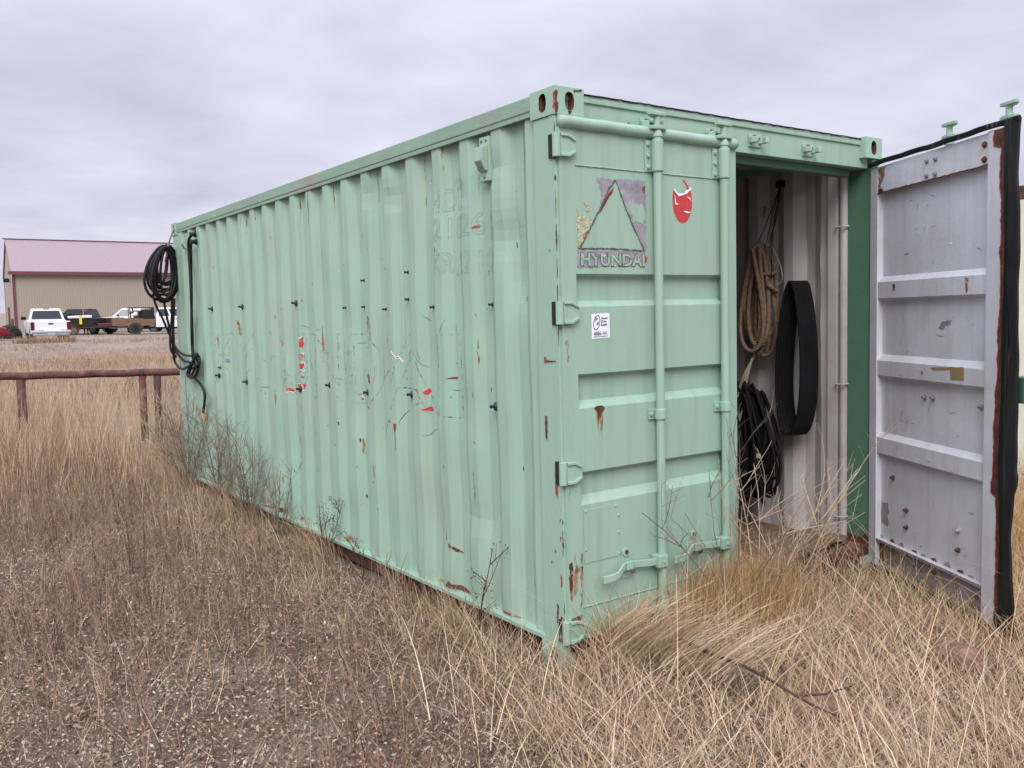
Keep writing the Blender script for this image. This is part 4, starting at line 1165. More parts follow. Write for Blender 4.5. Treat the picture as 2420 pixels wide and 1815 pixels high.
for a0, a1 in ((7.0, 7.8), (8.0, 8.8), (9.0, 9.8)):
    for d0 in (-.045, -.025, -.005):
        pass
b = MB()
for k in range(5):
    a0 = 47.0-k*.9+.0
    b.add([belt_pt(a0, -.06, -.009), belt_pt(a0, -.02, -.009), belt_pt(a0-.7, -.02, -.009), belt_pt(a0-.7, -.06, -.009)], [(0, 1, 2, 3)])
b.build('print_block', 'box', belt, kind='stuff')

# ---- bundle of narrow belts tied with cord
bun = thing('belt_bundle', 'big bundle of narrow black belts tied with pale cord under the rope', 'belts')
r = random.Random(12)
for k in range(64):
    w = r.uniform(.01, .17); zb = r.uniform(.36, .62); top = 1.10+r.uniform(-.06, .05) if k % 3 else .95+r.uniform(-.1, .05)
    yc_ = .74+r.uniform(-.05, .04)+(.08 if k % 4 == 0 else 0); xo = 2.14+r.uniform(-.08, .12); yb = yc_+r.uniform(-.10, .10)
    pts = []
    for j in range(28):
        t = 2*math.pi*j/28
        z = (zb+top)/2+(top-zb)/2*math.cos(t); f = max(0.0, (top-z)/(top-zb))
        y = yc_+(yb-yc_)*f+w*math.sin(t)*(.25+.95*f**.8)
        pts.append((xo+.05*math.sin(t+k)*f, y, z))
    MB().tube(pts, r.uniform(.008, .013), 5, closed=True).build('belt', 'belt', bun, smooth=True)
for k, p in enumerate([(2.10, .74, .86), (2.08, .90, .80), (2.06, .60, .69), (2.09, .78, 1.03), (2.08, .72, .68), (2.10, .80, .95)]):
    b = MB().box((p[0]-.002, p[1]-.02, p[2]-.028 if k % 2 else p[2]-.015), (p[0]+.002, p[1]+.02, p[2]+.028 if k % 2 else p[2]+.015)); b.build('paper_label', 'box', bun)
for k in range(5):
    y1 = .76+(-.03+.03*k)
    b = MB().tube(spline([(2.19, .745, 1.30), (2.14, .75+.01*k, 1.16), (2.08, y1, 1.0-.03*k), (2.07, y1+(.06 if k == 0 else .01), .80-.05*k)], 8), .006, 5); b.build('cord', 'cord', bun, smooth=True)
b = MB().tube([(2.20, .745, 1.29), (2.205, .742, 1.36), (2.22, .735, 1.42)], .007, 6); b.build('cord', 'cord', bun, smooth=True)
# things lying behind
p = on_z(1790, 1252, .18)
wb = MB().box((1.98, 1.00, .180), (2.30, 1.42, .40)); o = place_in(wb.build('white_box', 'box', bevel=.006)); tag(o, 'low white box on the container floor beneath the black belts', 'box')
o = MB().box((1.90, .98, .545), (2.22, 1.03, .575)); o = place_in(o.build('wooden_slat', 'stickwood', bevel=.002)); tag(o, 'short pale wooden slat stuck under the belt bundle', 'wood')
sh = MB().box((1.86, .94, .18), (1.90, .98, .545)).box((1.86, 1.20, .18), (1.90, 1.24, .545)).box((1.85, .93, .515), (2.30, 1.25, .544)); o = place_in(sh.build('small_shelf', 'pipe_dark')); tag(o, 'dark low shelf standing beside the white box inside', 'shelf')

# ---- black hose coil at the far corner
pl_q, pl_n = (-.04, 5.95, 0), (.50, -.86, 0)
hp = lambda px, py, o=0.0: on_plane(px, py, (pl_q[0]-.5*o, pl_q[1]+.86*-o, 0), pl_n)
coil = thing('hose_coil', 'black hose coil tied to the far upper corner of the container', 'hose')
r = random.Random(2)
c4 = lambda x, y: (330+x*.2892, 520+y*.2892)
turns = []
for k in range(14):
    cx_ = r.uniform(160, 225); w = r.uniform(45, 120); top = r.uniform(205, 250); bot = r.uniform(480, 670)
    if k < 3: cx_, w, top, bot = 178+k*12, 158-k*14, 203+k*10, 655-k*45
    turns.append((cx_, w, top, bot))
pts = []
for k, (cx_, w, top, bot) in enumerate(turns):
    for j in range(18):
        t = 2*math.pi*j/18
        yy = (top+bot)/2-(bot-top)/2*math.cos(t); f = min(1.0, max(0.0, (yy-top)/(bot-top)))
        xx = 215*(1-f)**2.2+cx_*(1-(1-f)**2.2)+w*math.sin(t)*(.72+.35*f)
        pts.append(hp(*c4(min(xx, 325), yy), .006*k-.03+.01*math.sin(t*3+k)))
MB().tube(spline(pts, 4), .0125, 7).build('hose_loops', 'hose', coil, smooth=True)
for k, pp in enumerate([[(105, 600), (135, 700), (185, 800), (250, 950), (300, 1050), (360, 1100), (430, 1110)], [(195, 640), (215, 760), (240, 870), (255, 960), (290, 1060), (350, 1140), (410, 1165)], [(265, 620), (262, 800), (250, 930), (255, 1060), (300, 1120)],
                        [(285, 640), (275, 850), (272, 1000), (285, 1150), (340, 1215), (400, 1195), (430, 1170)], [(270, 400), (268, 700), (280, 1000), (285, 1140)]]):
    P_ = [on_x(*c4(*q), -.06) if q[0] > 280 else hp(*c4(*q), 0) for q in pp]
    MB().tube(spline(P_, 6), .0115, 6).build('hose', 'hose', coil, smooth=True)
for k, pp in enumerate([[(290, 45), (265, 100), (235, 190), (220, 300)], [(300, 40), (275, 90), (245, 180), (205, 340)], [(232, 190), (215, 260), (230, 320)]]):
    MB().tube(spline([hp(*c4(*q), .02) for q in pp], 5), .005, 5).build('tie_cord', 'cord', coil, smooth=True)
# ---- cable running down the wall
cab = thing('power_cable', 'black twin cable down the green wall ending in a knot and plug', 'cable')
wp_ = lambda q, o=-.03: on_x(*c4(*q), o)
for pp in ([(448, 118), (425, 125), (403, 160), (400, 230), (410, 400), (420, 600), (430, 900), (437, 1080), (455, 1120), (480, 1170), (470, 1240), (430, 1290), (390, 1260), (420, 1180), (470, 1100), (450, 1110), (415, 1220)],
           [(455, 178), (430, 180), (418, 220), (420, 420), (424, 600), (424, 900), (432, 1080), (440, 1150), (450, 1210), (420, 1270), (405, 1250), (440, 1150), (480, 1110), (488, 1170), (455, 1200), (425, 1215)],
           [(430, 1290), (395, 1262), (440, 1285), (480, 1320), (515, 1370), (532, 1430), (528, 1510), (518, 1570)]):
    MB().tube(spline([wp_(q, -.02-.012*(i % 3)) for i, q in enumerate(pp)], 6), .0125, 7).build('cable', 'hose', cab, smooth=True)
for q in ((448, 118), (455, 178)):
    p = on_x(*c4(*q), 0.0)
    MB().lathe([(.02, 0), (.02, .04), (.028, .042), (.028, .06)], (-.045, p[1]-.005, p[2]), (1, 0, 0), 10).build('cable_gland', 'bolt', cab)
p = wp_((516, 1570), -.025)
MB().lathe([(.014, .02), (.022, 0), (.024, -.05), (.02, -.075)], tuple(p), (0, .15, 1), 10).build('plug', 'stickwood', cab)

# ================================================================== second container, cream, to the right
cr = empty('shipping_container', (5.43, .62, .02))
tag(cr, 'cream shipping container with rusty corner at the right edge behind the open door', 'container')
b = MB()
pts = []; y = .17
while y < 5.8:
    pts += [(.012, y), (.012, y+.07), (.048, y+.14), (.048, y+.21)]; y += .28
n = len(pts)
b.add([(x, y, .15) for x, y in pts]+[(x, y, 2.5) for x, y in pts], [(i, i+1, n+i+1, n+i) for i in range(n-1)]); b.build('side_panel', 'cream', cr)
for (x0, y0) in ((0, 0), (2.27, 0), (0, 5.89), (2.27, 5.89)):
    MB().box((x0+.004, y0+.004, .118), (x0+.162, y0+.164, 2.473)).build('corner_post', 'cream', cr, bevel=.004)
    for z0 in (0, 2.473):
        MB().box((x0, y0, z0), (x0+.166, y0+.170, z0+.118)).build('corner_casting', 'rust' if (x0 == 0 and y0 == 0 and z0) else 'cream', cr, bevel=.01)
MB().box((0, .17, 2.50), (.06, 5.89, 2.58)).build('top_side_rail', 'cream', cr); MB().box((0, .17, .02), (.05, 5.89, .15)).build('bottom_side_rail', 'cream', cr)
MB().box((.17, .02, .12), (1.217, .06, 2.47)).build('door', 'cream', cr, bevel=.004); MB().box((1.223, .02, .12), (2.27, .06, 2.47)).build('door', 'cream', cr, bevel=.004)
for x in (.6, 1.0, 1.45, 1.85):
    MB().tube([(x, -.01, .1), (x, -.01, 2.5)], .02, 8).build('lock_rod', 'cream', cr)
MB().box((.168, .025, 2.474), (2.268, .12, 2.586)).build('door_header', 'cream', cr); MB().box((.168, .025, .02), (2.268, .12, .116)).build('door_sill', 'cream', cr); MB().box((.05, .05, 2.555), (2.39, 6.0, 2.58)).build('roof_panel', 'cream', cr); MB().box((2.40, .17, .02), (2.436, 5.89, 2.58)).build('side_panel', 'cream', cr); MB().box((.17, 6.0, .02), (2.27, 6.05, 2.58)).build('end_panel', 'cream', cr)

# ================================================================== pipe rail in the grass
rail_a, rail_b = world_depth(-260, 897, 11.3), world_depth(470, 877, 12.2)
fence = empty('pipe_barrier', (rail_a[0], rail_a[1], 0)); tag(fence, 'low rusty pipe barrier on posts in the tall grass at left', 'barrier')
rel = lambda p: (p[0]-rail_a[0], p[1]-rail_a[1], p[2])
pts = [np.array(rail_a)+(np.array(rail_b)-rail_a)*i/24 for i in range(25)]
MB().tube([rel(p+np.array([0, 0, .004*math.sin(i*1.7)])) for i, p in enumerate(pts)], .051, 14).build('rail', 'pipe', fence, smooth=True)
for k, (px, mt_, rad) in enumerate(((35, 'pipe', .055), (327, 'pipe', .048), (364, 'pipe_dark', .05))):
    p = world_depth(px, 900, 11.5+.9*px/420)
    t = (px+260)/730; q = rail_a+(rail_b-rail_a)*t
    MB().tube([rel((q[0], q[1]+.0, -.1)), rel((q[0], q[1], q[2]-.045))], rad, 12).build('post', mt_, fence, smooth=True)
MB().tube([rel(rail_a+(rail_b-rail_a)*((322+260)/730)), rel(rail_a+(rail_b-rail_a)*((333+260)/730))], .056, 14).build('rail_coupling', 'pipe_dark', fence, smooth=True)

# ================================================================== metal building
bw = mat('tan_metal_siding', (.325, .277, .220), .5, var=.03, scale=.3, wave=('X', 1.6, .03))
bt = mat('maroon_trim', (.14, .05, .06), .5, var=.05)
brf = mat('faded_red_metal_roof', (.265, .198, .214), .5, var=.04, scale=.3, wave=('X', 1.6, .04))
M['bw'], M['bt'], M['brf'] = bw, bt, brf
c0 = world_depth(38, 786, 75.0); yaw = .6192
fr = np.array([math.cos(yaw), -math.sin(yaw)]); ff_ = np.array([math.sin(yaw), math.cos(yaw)])
phi = R(32.0)
wd = fr*math.cos(phi)+ff_*math.sin(phi)
bld = empty('metal_building', (c0[0], c0[1], 0), math.atan2(wd[1], wd[0])); tag(bld, 'long tan metal building with faded red roof behind the parked trucks', 'building')
BL, BWD, BE, BRG = 34.0, 14.5, 5.15, 8.2
EZ = lambda z: z
b = MB().box((0, 0, -.3), (BL, .12, BE)).box((0, BWD-.12, -.3), (BL, BWD, BE)); 
MB().box((0, 0, -.3), (BL, .12, BE)).build('wall', 'bw', bld); MB().box((0, BWD-.12, -.3), (BL, BWD, BE)).build('wall', 'bw', bld)
for x in (0, BL-.12):
    MB().prism([(.12, -.3), (BWD-.12, -.3), (BWD-.12, BE), (BWD/2, BRG-.1), (.12, BE)], lambda u, v, d: (d, u, v), x+.002, x+.118).build('gable_wall', 'bw', bld)
for s_ in (0, 1):
    y0, y1 = (-.35, BWD/2) if s_ == 0 else (BWD+.35, BWD/2)
    z0 = BE-.35*(BRG-BE)/(BWD/2)
    MB().hexa([(-.12, y0, z0), (BL+.35, y0, z0), (BL+.35, y1, BRG), (-.12, y1, BRG), (-.12, y0, z0+.12), (BL+.35, y0, z0+.12), (BL+.35, y1, BRG+.12), (-.12, y1, BRG+.12)]).build('roof', 'brf', bld)
MB().box((-.37, -.42, BE-.30), (BL+.37, -.355, BE-.02)).build('eave_trim', 'bt', bld)
MB().box((-.30, BWD/2-.14, BRG+.10), (BL+.3, BWD/2+.14, BRG+.18)).build('ridge_cap', 'bt', bld)
MB().box((-.06, -.06, -.3), (.16, .16, BE-.3)).build('corner_trim', 'bt', bld); MB().box((-.06, BWD-.16, -.3), (.16, BWD+.06, BE-.3)).build('corner_trim', 'bw', bld)
MB().box((0, -.05, -.02), (BL, -.003, .22)).build('base_trim', 'bw', bld)
MB().box((-.5, 4.7, 4.35), (-.05, 5.3, 4.7)).build('wall_light', 'dark', bld, bevel=.05)

# ================================================================== vehicles
M['car_white'] = mat('white_car_paint', (.72, .73, .76), .25, var=.02, spec=.5)
M['car_black'] = mat('black_car_paint', (.018, .016, .022), .2, var=.1, spec=.5)
M['car_red'] = mat('red_car_paint', (.22, .012, .02), .25, var=.05, spec=.5)
M['glass'] = mat('dark_window_glass', (.018, .021, .024), .08, var=.1, spec=.6)
M['tyre'] = mat('tyre_rubber', (.045, .043, .042), .8, var=.2)
M['rim'] = mat('wheel_rim', (.25, .25, .26), .4, metal=.5, var=.1)
M['chrome'] = mat('dusty_chrome', (.42, .42, .43), .35, metal=.5, var=.15)
M['tail'] = mat('red_tail_lamp', (.09, .008, .012), .25, var=.1)
M['plate'] = mat('pale_number_plate', (.35, .42, .55), .5, var=.1)
M['brown'] = mat('brown_service_body', (.16, .095, .06), .6, var=.15, scale=4, col3=(.22, .15, .1), c3scale=3)
M['rustdark'] = mat('dark_rusty_gear', (.09, .045, .035), .7, var=.3)
M['yellow'] = mat('yellow_strap', (.72, .58, .06), .5, var=.05)
M['light_lamp'] = mat('clear_lamp', (.7, .7, .72), .2, var=.05)

def wheel(x, y, rad, parent, side_sign, w=.26, rim='rim'):
    b = MB(); s = side_sign
    prof = [(rad*.60, -w/2), (rad*.93, -w/2), (rad, -w/2+.04), (rad, w/2-.04), (rad*.93, w/2), (rad*.60, w/2)]
    b.lathe(prof, (x, y, rad-.03), (s, 0, 0), 24); t = b.build('wheel', 'tyre', parent)
    b = MB().lathe([(rad*.60, 0), (rad*.56, .012), (rad*.50, -.02), (rad*.2, -.01), (rad*.18, .03), (rad*.05, .035)], (x+s*(w/2+.001), y, rad-.03), (s, 0, 0), 20); b.build('rim', rim, t)

def arch_poly(pts_top, y0, y1, zb, arches, ar):
    """lower outline from y0 to y1 at zb with wheel arches, then pts_top back"""
    low = [(y0, zb)]
    for ya in arches:
        for k in range(11):
            a = math.pi-math.pi*k/10
            low.append((ya+ar*math.cos(a), max(zb, .36+ar*math.sin(a)) if 0 < k < 10 else zb))
    low.append((y1, zb))
    return low+pts_top

def pickup(name, label, paint, loc, heading, crew=True, bed='bed', open_door=False, group='pickup trucks parked by the metal building'):
    """local: +Y forward, rear bumper at y=0"""
    t = empty(name, loc, -heading); tag(t, label, 'truck', group)
    hw = .98
    cab0, cab1 = (2.0, 4.05) if crew else (2.35, 4.05)
    top = [(5.75, .72), (5.72, 1.08), (5.5, 1.16), (4.3, 1.24), (cab0, 1.24)]
    if bed == 'bed':
        top += [(cab0-.04, 1.20), (.06, 1.20), (.04, .66)]
        poly = arch_poly(top, .05, 5.7, .50, (1.25, 4.75), .47)
    else:
        top += [(cab0, .60)]
        poly = arch_poly(top, cab0, 5.7, .50, (4.75,), .47)
    b = MB().prism(poly, lambda u, v, d: (d, u, v), -hw, hw); b.build('body', paint, t, bevel=.05)
    # cab
    b = MB().hexa([(-.94, cab0, 1.22), (.94, cab0, 1.22), (.90, cab1+.35, 1.22), (-.90, cab1+.35, 1.22), (-.74, cab0+.22, 1.90), (.74, cab0+.22, 1.90), (.72, cab1-.42, 1.90), (-.72, cab1-.42, 1.90)])
    cabo = b.build('cab', paint, t, bevel=.06)
    lerp = lambda a, c, f: tuple(a[i]+(c[i]-a[i])*f for i in range(3))
    def pane(A, B, C, D, u0, u1, v0, v1, out, nm='window'):
        # A,B bottom; C,D top (C over B)
        def pt(u, v): return lerp(lerp(A, B, u), lerp(D, C, u), v)
        P = [pt(u0, v0), pt(u1, v0), pt(u1, v1), pt(u0, v1)]
        vv = [Vector(p) for p in P]; nn = (vv[1]-vv[0]).cross(vv[3]-vv[0]).normalized()*out
        MB().hexa([tuple(p-nn*1.0) for p in vv]+[tuple(p+nn*.35) for p in vv]).build(nm, 'glass', cabo)
    for s in (-1, 1):
        A, B_, C, D = (s*.94, cab0, 1.22), (s*.90, cab1+.35, 1.22), (s*.72, cab1-.42, 1.90), (s*.74, cab0+.22, 1.90)
        o_ = .02*(1 if s > 0 else -1)
        if crew:
            pane(A, B_, C, D, .08, .40, .10, .86, o_); pane(A, B_, C, D, .46, .93, .10, .86, o_)
        else:
            pane(A, B_, C, D, .10, .30, .10, .86, o_); pane(A, B_, C, D, .36, .93, .10, .86, o_)
    pane((-.94, cab0, 1.22), (.94, cab0, 1.22), (.74, cab0+.22, 1.90), (-.74, cab0+.22, 1.90), .07, .93, .12, .82, .02, 'rear_window')
    pane((.90, cab1+.35, 1.22), (-.90, cab1+.35, 1.22), (-.72, cab1-.42, 1.90), (.72, cab1-.42, 1.90), .06, .94, .08, .92, .02, 'windshield')
    MB().box((-.16, cab0+.20, 1.865), (.16, cab0+.235, 1.895)).build('brake_lamp', 'tail', cabo)
    for s in (-1, 1):
        MB().hexa([(s*.95, 3.86, 1.28), (s*1.22, 3.82, 1.26), (s*1.24, 3.90, 1.26), (s*.95, 3.94, 1.28), (s*.95, 3.86, 1.42), (s*1.20, 3.82, 1.47), (s*1.22, 3.90, 1.47), (s*.95, 3.94, 1.44)]).build('mirror', 'dark', t, bevel=.03)
        for yy in ((2.75, 3.45) if crew else (3.0,)):
            MB().box((s*.975, yy-.1, 1.06), (s*1.0, yy+.1, 1.10)).build('door_handle', 'dark', t)
        MB().box((s*.60-.25, 5.69, .80), (s*.60+.25, 5.76, 1.02)).build('headlight', 'light_lamp', t, bevel=.02)
        for yy in (4.75,)+((1.25,) if bed == 'bed' else ()):
            wheel(s*.86, yy, .40, t, s)
    MB().box((-.95, 5.68, .46), (.95, 5.84, .66)).build('front_bumper', 'chrome', t, bevel=.04)
    MB().box((-.85, .6, .38), (.85, 5.4, .52)).build('chassis', 'dark', t)
    if bed == 'bed':
        MB().box((-.86, .10, 1.17), (.86, cab0-.08, 1.204)).build('bed_liner', 'dark', t)
        tg = MB().box((-.80, .0, .66), (.80, .06, 1.21)).build('tailgate', paint, t, bevel=.03)
        MB().box((-.12, -.02, 1.02), (.12, .01, 1.10)).build('tailgate_handle', 'dark', tg, bevel=.01)
        MB().box((-.78, -.008, .70), (-.35, .003, .735)).build('badge', 'chrome', tg); MB().box((.45, -.008, .70), (.78, .003, .735)).build('badge', 'chrome', tg)
        for s in (-1, 1):
            MB().box((min(s*.81, s*.985), -.012, .72), (max(s*.81, s*.985), .10, 1.16)).build('tail_light', 'tail', t, bevel=.02)
        bp = MB().box((-.98, -.14, .54), (.98, .05, .66)).box((-.90, -.12, .40), (.90, .02, .54)).build('rear_bumper', 'chrome', t, bevel=.03)
        MB().box((-.16, -.135, .42), (.16, -.122, .56)).build('number_plate', 'plate', bp)
        MB().box((-.95, -.145, .642), (.95, .03, .672)).build('bumper_step', paint, bp)
    if open_door:
        d = empty('open_door', (-.96, 4.0, 0), R(-62), t)
        MB().box((-.04, -1.0, .55), (.04, 0, 1.22)).build('door_skin', 'car_black', d, bevel=.03)
        MB().hexa([(-.04, -.98, 1.22), (.02, -.98, 1.22), (.02, 0, 1.22), (-.04, 0, 1.22), (.06, -.85, 1.82), (.11, -.85, 1.82), (.11, -.35, 1.82), (.06, -.35, 1.82)]).build('door_window', 'glass', d)
    return t
def far(px, py_g, D=None):
    p = world_ground(px, py_g) if D is None else world_depth(px, 800, D)
    return (p[0], p[1], 0.0)
bear = lambda px: .6192+math.atan((px-CX)/F)
p = world_depth(122, 800, 49.0)
wt = pickup('pickup_truck', 'white pickup parked tail towards us left of the dark pickup', 'car_white', (p[0], p[1], -.03), bear(122)-R(4.5), crew=False)
p = world_depth(276, 790, 66.5)
bt_ = pickup('pickup_truck', 'dark pickup with open door and red tail lamp behind the trailer', 'car_black', (p[0], p[1], 0), bear(270)-R(52), crew=True, open_door=True)
p = world_depth(366, 790, 71.5)
w2 = pickup('pickup_truck', 'white pickup facing left half hidden behind the brown flatbed truck', 'car_white', (p[0]+1.5, p[1]+.6, 0), bear(330)-R(78), crew=True)
p = world_depth(367, 790, 65.2)
# flatbed: its cab starts 2 m ahead of the local origin; heading to the right of the view
hd = bear(340)+R(86)
f3 = pickup('flatbed_truck', 'white crew cab truck with brown service bed and welding gear', 'car_white', (p[0]-2.0*math.sin(hd), p[1]-2.0*math.cos(hd), 0), hd, crew=True, bed='flat')
bedp = arch_poly([(1.93, 1.10), (1.2, 1.10), (1.1, 1.16), (-.85, 1.16)], -.85, 1.93, .62, (.62,), .50)
sb = MB().prism(bedp, lambda u, v, d: (d, u, v), -1.02, 1.02).build('service_body', 'brown', f3, bevel=.03)
for s in (-1, 1):
    wheel(s*.88, .62, .46, f3, s, .34, 'dark')
    pts = [(s*1.035, .62+.52*math.cos(a), .36+.52*math.sin(a)) for a in np.linspace(.25, math.pi-.25, 12)]
    MB().tube(pts, .035, 6).build('fender_flare', 'brown', sb)
MB().box((.05, 1.05, 1.11), (.98, 1.85, 1.78)).build('welder_box', 'dark', f3, bevel=.03)
MB().box((-.95, .95, 1.10), (-.05, 1.85, 1.70)).build('welder_box', 'dark', f3, bevel=.03)
MB().box((.2, .35, 1.16), (.95, .95, 1.66)).build('engine', 'rustdark', f3, bevel=.08)
MB().tube([(.7, .5, 1.66), (.7, .5, 1.95)], .05, 8).build('exhaust', 'rustdark', f3)
MB().lathe([(.14, 0), (.16, .1), (.10, .2), (.05, .22)], (.9, .66, 1.45), (1, 0, .2), 12).build('filter_housing', 'car_white', f3)
MB().lathe([(.08, 0), (.08, .26), (.04, .3)], (.98, .45, 1.20), (0, 0, 1), 10).build('white_bottle', 'car_white', f3)
MB().box((-.4, .2, 1.86), (.95, .9, 1.90)).build('red_lid', 'tail', f3)
for x, y in ((.93, .3), (.93, 1.78), (-.93, .3), (-.93, 1.78)):
    MB().tube([(x, y, 1.1), (x, y, 1.92)], .03, 6).build('rack_post', 'dark', f3)
for x in (.93, -.93):
    MB().tube([(x, .3, 1.92), (x, 1.78, 1.92)], .03, 6).build('rack_rail', 'dark', f3)
MB().box((-.9, 1.86, 1.1), (.9, 1.92, 1.95)).build('headache_rack', 'dark', f3)
# trailer with a white lidded box
p = world_depth(168, 791, 64.0)
thd = bear(200)+R(80)
tr_ = empty('utility_trailer', (p[0], p[1], 0), -thd); tag(tr_, 'small trailer carrying a black box with white lid and yellow strap', 'trailer')
MB().box((-.8, -.9, .50), (.8, 3.0, .60)).build('deck', 'pipe_dark', tr_)
MB().box((-.75, -.35, .60), (.75, 1.45, 1.20)).build('black_box', 'dark', tr_, bevel=.03)
lid = MB().hexa([(-.80, -.42, 1.20), (.80, -.42, 1.20), (.80, 1.30, 1.24), (-.80, 1.30, 1.24), (-.80, -.42, 1.36), (.80, -.42, 1.36), (.80, 1.30, 1.42), (-.80, 1.30, 1.42)]).build('white_lid', 'car_white', tr_, bevel=.03)
MB().box((.755, .45, .78), (.83, .62, 1.405)).build('yellow_strap', 'yellow', tr_)
for s in (-1, 1):
    wheel(s*.95, .0, .36, tr_, s, .22, 'brown')
    pts = [(s*.95, .44*math.cos(a), .33+.46*math.sin(a)) for a in np.linspace(.1, math.pi-.1, 10)]
    MB().tube(pts, .05, 6).build('mudguard', 'pipe_dark', tr_)
MB().tube([(0, 2.9, .52), (0, 4.1, .50)], .05, 8).build('drawbar', 'pipe_dark', tr_)
MB().tube([(.1, 3.9, .5), (.1, 3.9, .08)], .05, 8).build('jack', 'pipe_dark', tr_)
MB().box((.2, 1.7, .60), (.7, 2.7, .82)).build('gear_box', 'rustdark', tr_, bevel=.03)
# red car cut by the left edge
p = world_depth(-196, 800, 48.5)
rc_h = bear(-40)+R(62)
rc = empty('red_car', (p[0], p[1], -.03), -rc_h); tag(rc, 'dark red car cut off by the left edge of the photo', 'car')
poly = arch_poly([(4.5, .55), (4.45, .82), (3.4, .98), (2.6, 1.02), (.1, 1.05), (.0, .6)], .1, 4.4, .32, (.9, 3.6), .38)
MB().prism(poly, lambda u, v, d: (d, u, v), -.88, .88).build('body', 'car_red', rc, bevel=.06)
g = MB().hexa([(-.84, .2, 1.03), (.84, .2, 1.03), (.82, 3.3, .98), (-.82, 3.3, .98), (-.64, .7, 1.52), (.64, .7, 1.52), (.62, 2.3, 1.52), (-.62, 2.3, 1.52)]).build('cabin', 'car_red', rc, bevel=.05)
for s in (-1, 1):
    MB().hexa([(s*.842, .7, 1.07), (s*.846, .7, 1.07), (s*.846, 2.8, 1.05), (s*.842, 2.8, 1.05), (s*.70, .9, 1.44), (s*.71, .9, 1.44), (s*.70, 2.2, 1.44), (s*.69, 2.2, 1.44)]).build('window', 'glass', g)
    MB().box((s*.62-.18, 4.36, .62), (s*.62+.18, 4.47, .78)).build('headlight', 'light_lamp', rc, bevel=.02)
    for yy in (.9, 3.6): wheel(s*.80, yy, .33, rc, s, .22)
MB().hexa([(-.74, 3.10, 1.06), (.74, 3.10, 1.06), (.74, 3.14, 1.06), (-.74, 3.14, 1.06), (-.60, 2.36, 1.48), (.60, 2.36, 1.48), (.60, 2.40, 1.49), (-.60, 2.40, 1.49)]).build('windshield', 'glass', g)
MB().box((-.86, 4.40, .30), (.86, 4.56, .55)).build('bumper', 'car_red', rc, bevel=.04)
# lump under a dark tarp, bollards
p = world_depth(25, 800, 56.0)
b = MB(); r = random.Random(6)
nb = 14
vs = []; fs = []
for i in range(7):
    f = i/6
    for j in range(nb):
        a = 2*math.pi*j/nb
        rr2 = (1-f**2.5)**.5*(1+.16*math.sin(3*a+i)+r.uniform(-.06, .06))
        vs.append((.62*rr2*math.cos(a), .5*rr2*math.sin(a), .95*f+.03*r.random()))
for i in range(6):
    for j in range(nb): fs.append((i*nb+j, i*nb+(j+1) % nb, (i+1)*nb+(j+1) % nb, (i+1)*nb+j))
b.add(vs, fs); o = b.build('tarp_lump', 'dark'); o.location = (p[0], p[1], 0); tag(o, 'dark tarp-covered lump between the red car and the white pickup', 'tarp')
for px, top, lab, rad in ((24.5, 727, 'tall thin brown pipe post in front of the building gable', .06), (31.5, 755, 'short dark pipe post behind the dark tarp lump', .08)):
    D = 60.0; a, c = world_depth(px, 790, D), world_depth(px, top, D)
    o = MB().tube([(0, 0, -.1), (0, 0, c[2])], rad, 8).lathe([(rad, 0), (rad*.7, .04), (rad*.1, .05)], (0, 0, c[2]), (0, 0, 1), 8).build('pipe_post', 'pipe', smooth=False)
    o.location = (a[0], a[1], 0); tag(o, lab, 'post')
# a person by the dark pickup
p = world_depth(204, 790, 65.6)
pr = empty('person', (p[0], p[1], 0), R(20)); tag(pr, 'person in maroon hooded top and cap standing behind the white lidded box', 'person')
me = bpy.data.meshes.new('body')
V = [(0, 0, .95), (0, 0, 1.15), (0, 0, 1.38), (0, .01, 1.50), (0, .02, 1.60), (0, .02, 1.70), (.20, 0, 1.40), (.27, .03, 1.12), (.22, .2, .98), (-.20, 0, 1.40), (-.27, .03, 1.12), (-.22, .2, .98),
     (.10, 0, .88), (.12, .02, .48), (.12, -.02, .06), (.12, .14, .03), (-.10, 0, .88), (-.12, .02, .48), (-.12, -.02, .06), (-.12, .14, .03)]
Ed = [(0, 1), (1, 2), (2, 3), (3, 4), (4, 5), (2, 6), (6, 7), (7, 8), (2, 9), (9, 10), (10, 11), (0, 12), (12, 13), (13, 14), (14, 15), (0, 16), (16, 17), (17, 18), (18, 19)]
RD = [.15, .14, .16, .06, .09, .085, .075, .055, .04, .075, .055, .04, .095, .07, .05, .04, .095, .07, .05, .04]
me.from_pydata(V, Ed, [])
po = bpy.data.objects.new('body', me); COL.objects.link(po); po.parent = pr
sk = po.modifiers.new('skin', 'SKIN')
for i, sv in enumerate(me.skin_vertices[0].data):
    sv.radius = (RD[i], RD[i]); sv.use_root = (i == 0)
ss = po.modifiers.new('sub', 'SUBSURF'); ss.levels = ss.render_levels = 1
me.materials.append(mat('maroon_cloth', (.14, .035, .05), .9, var=.15))
MB().lathe([(.112, 0), (.115, .05), (.09, .11), (.02, .14)], (0, .015, 1.655), (0, 0, 1), 12).build('cap', mat('maroon_cap', (.20, .05, .07), .9), pr, smooth=True)
MB().lathe([(.02, .0), (.075, .02), (.085, .07), (.05, .11)], (0, .075, 1.53), (0, .2, 1), 10).build('face', mat('skin', (.38, .22, .17), .6), pr, smooth=True)

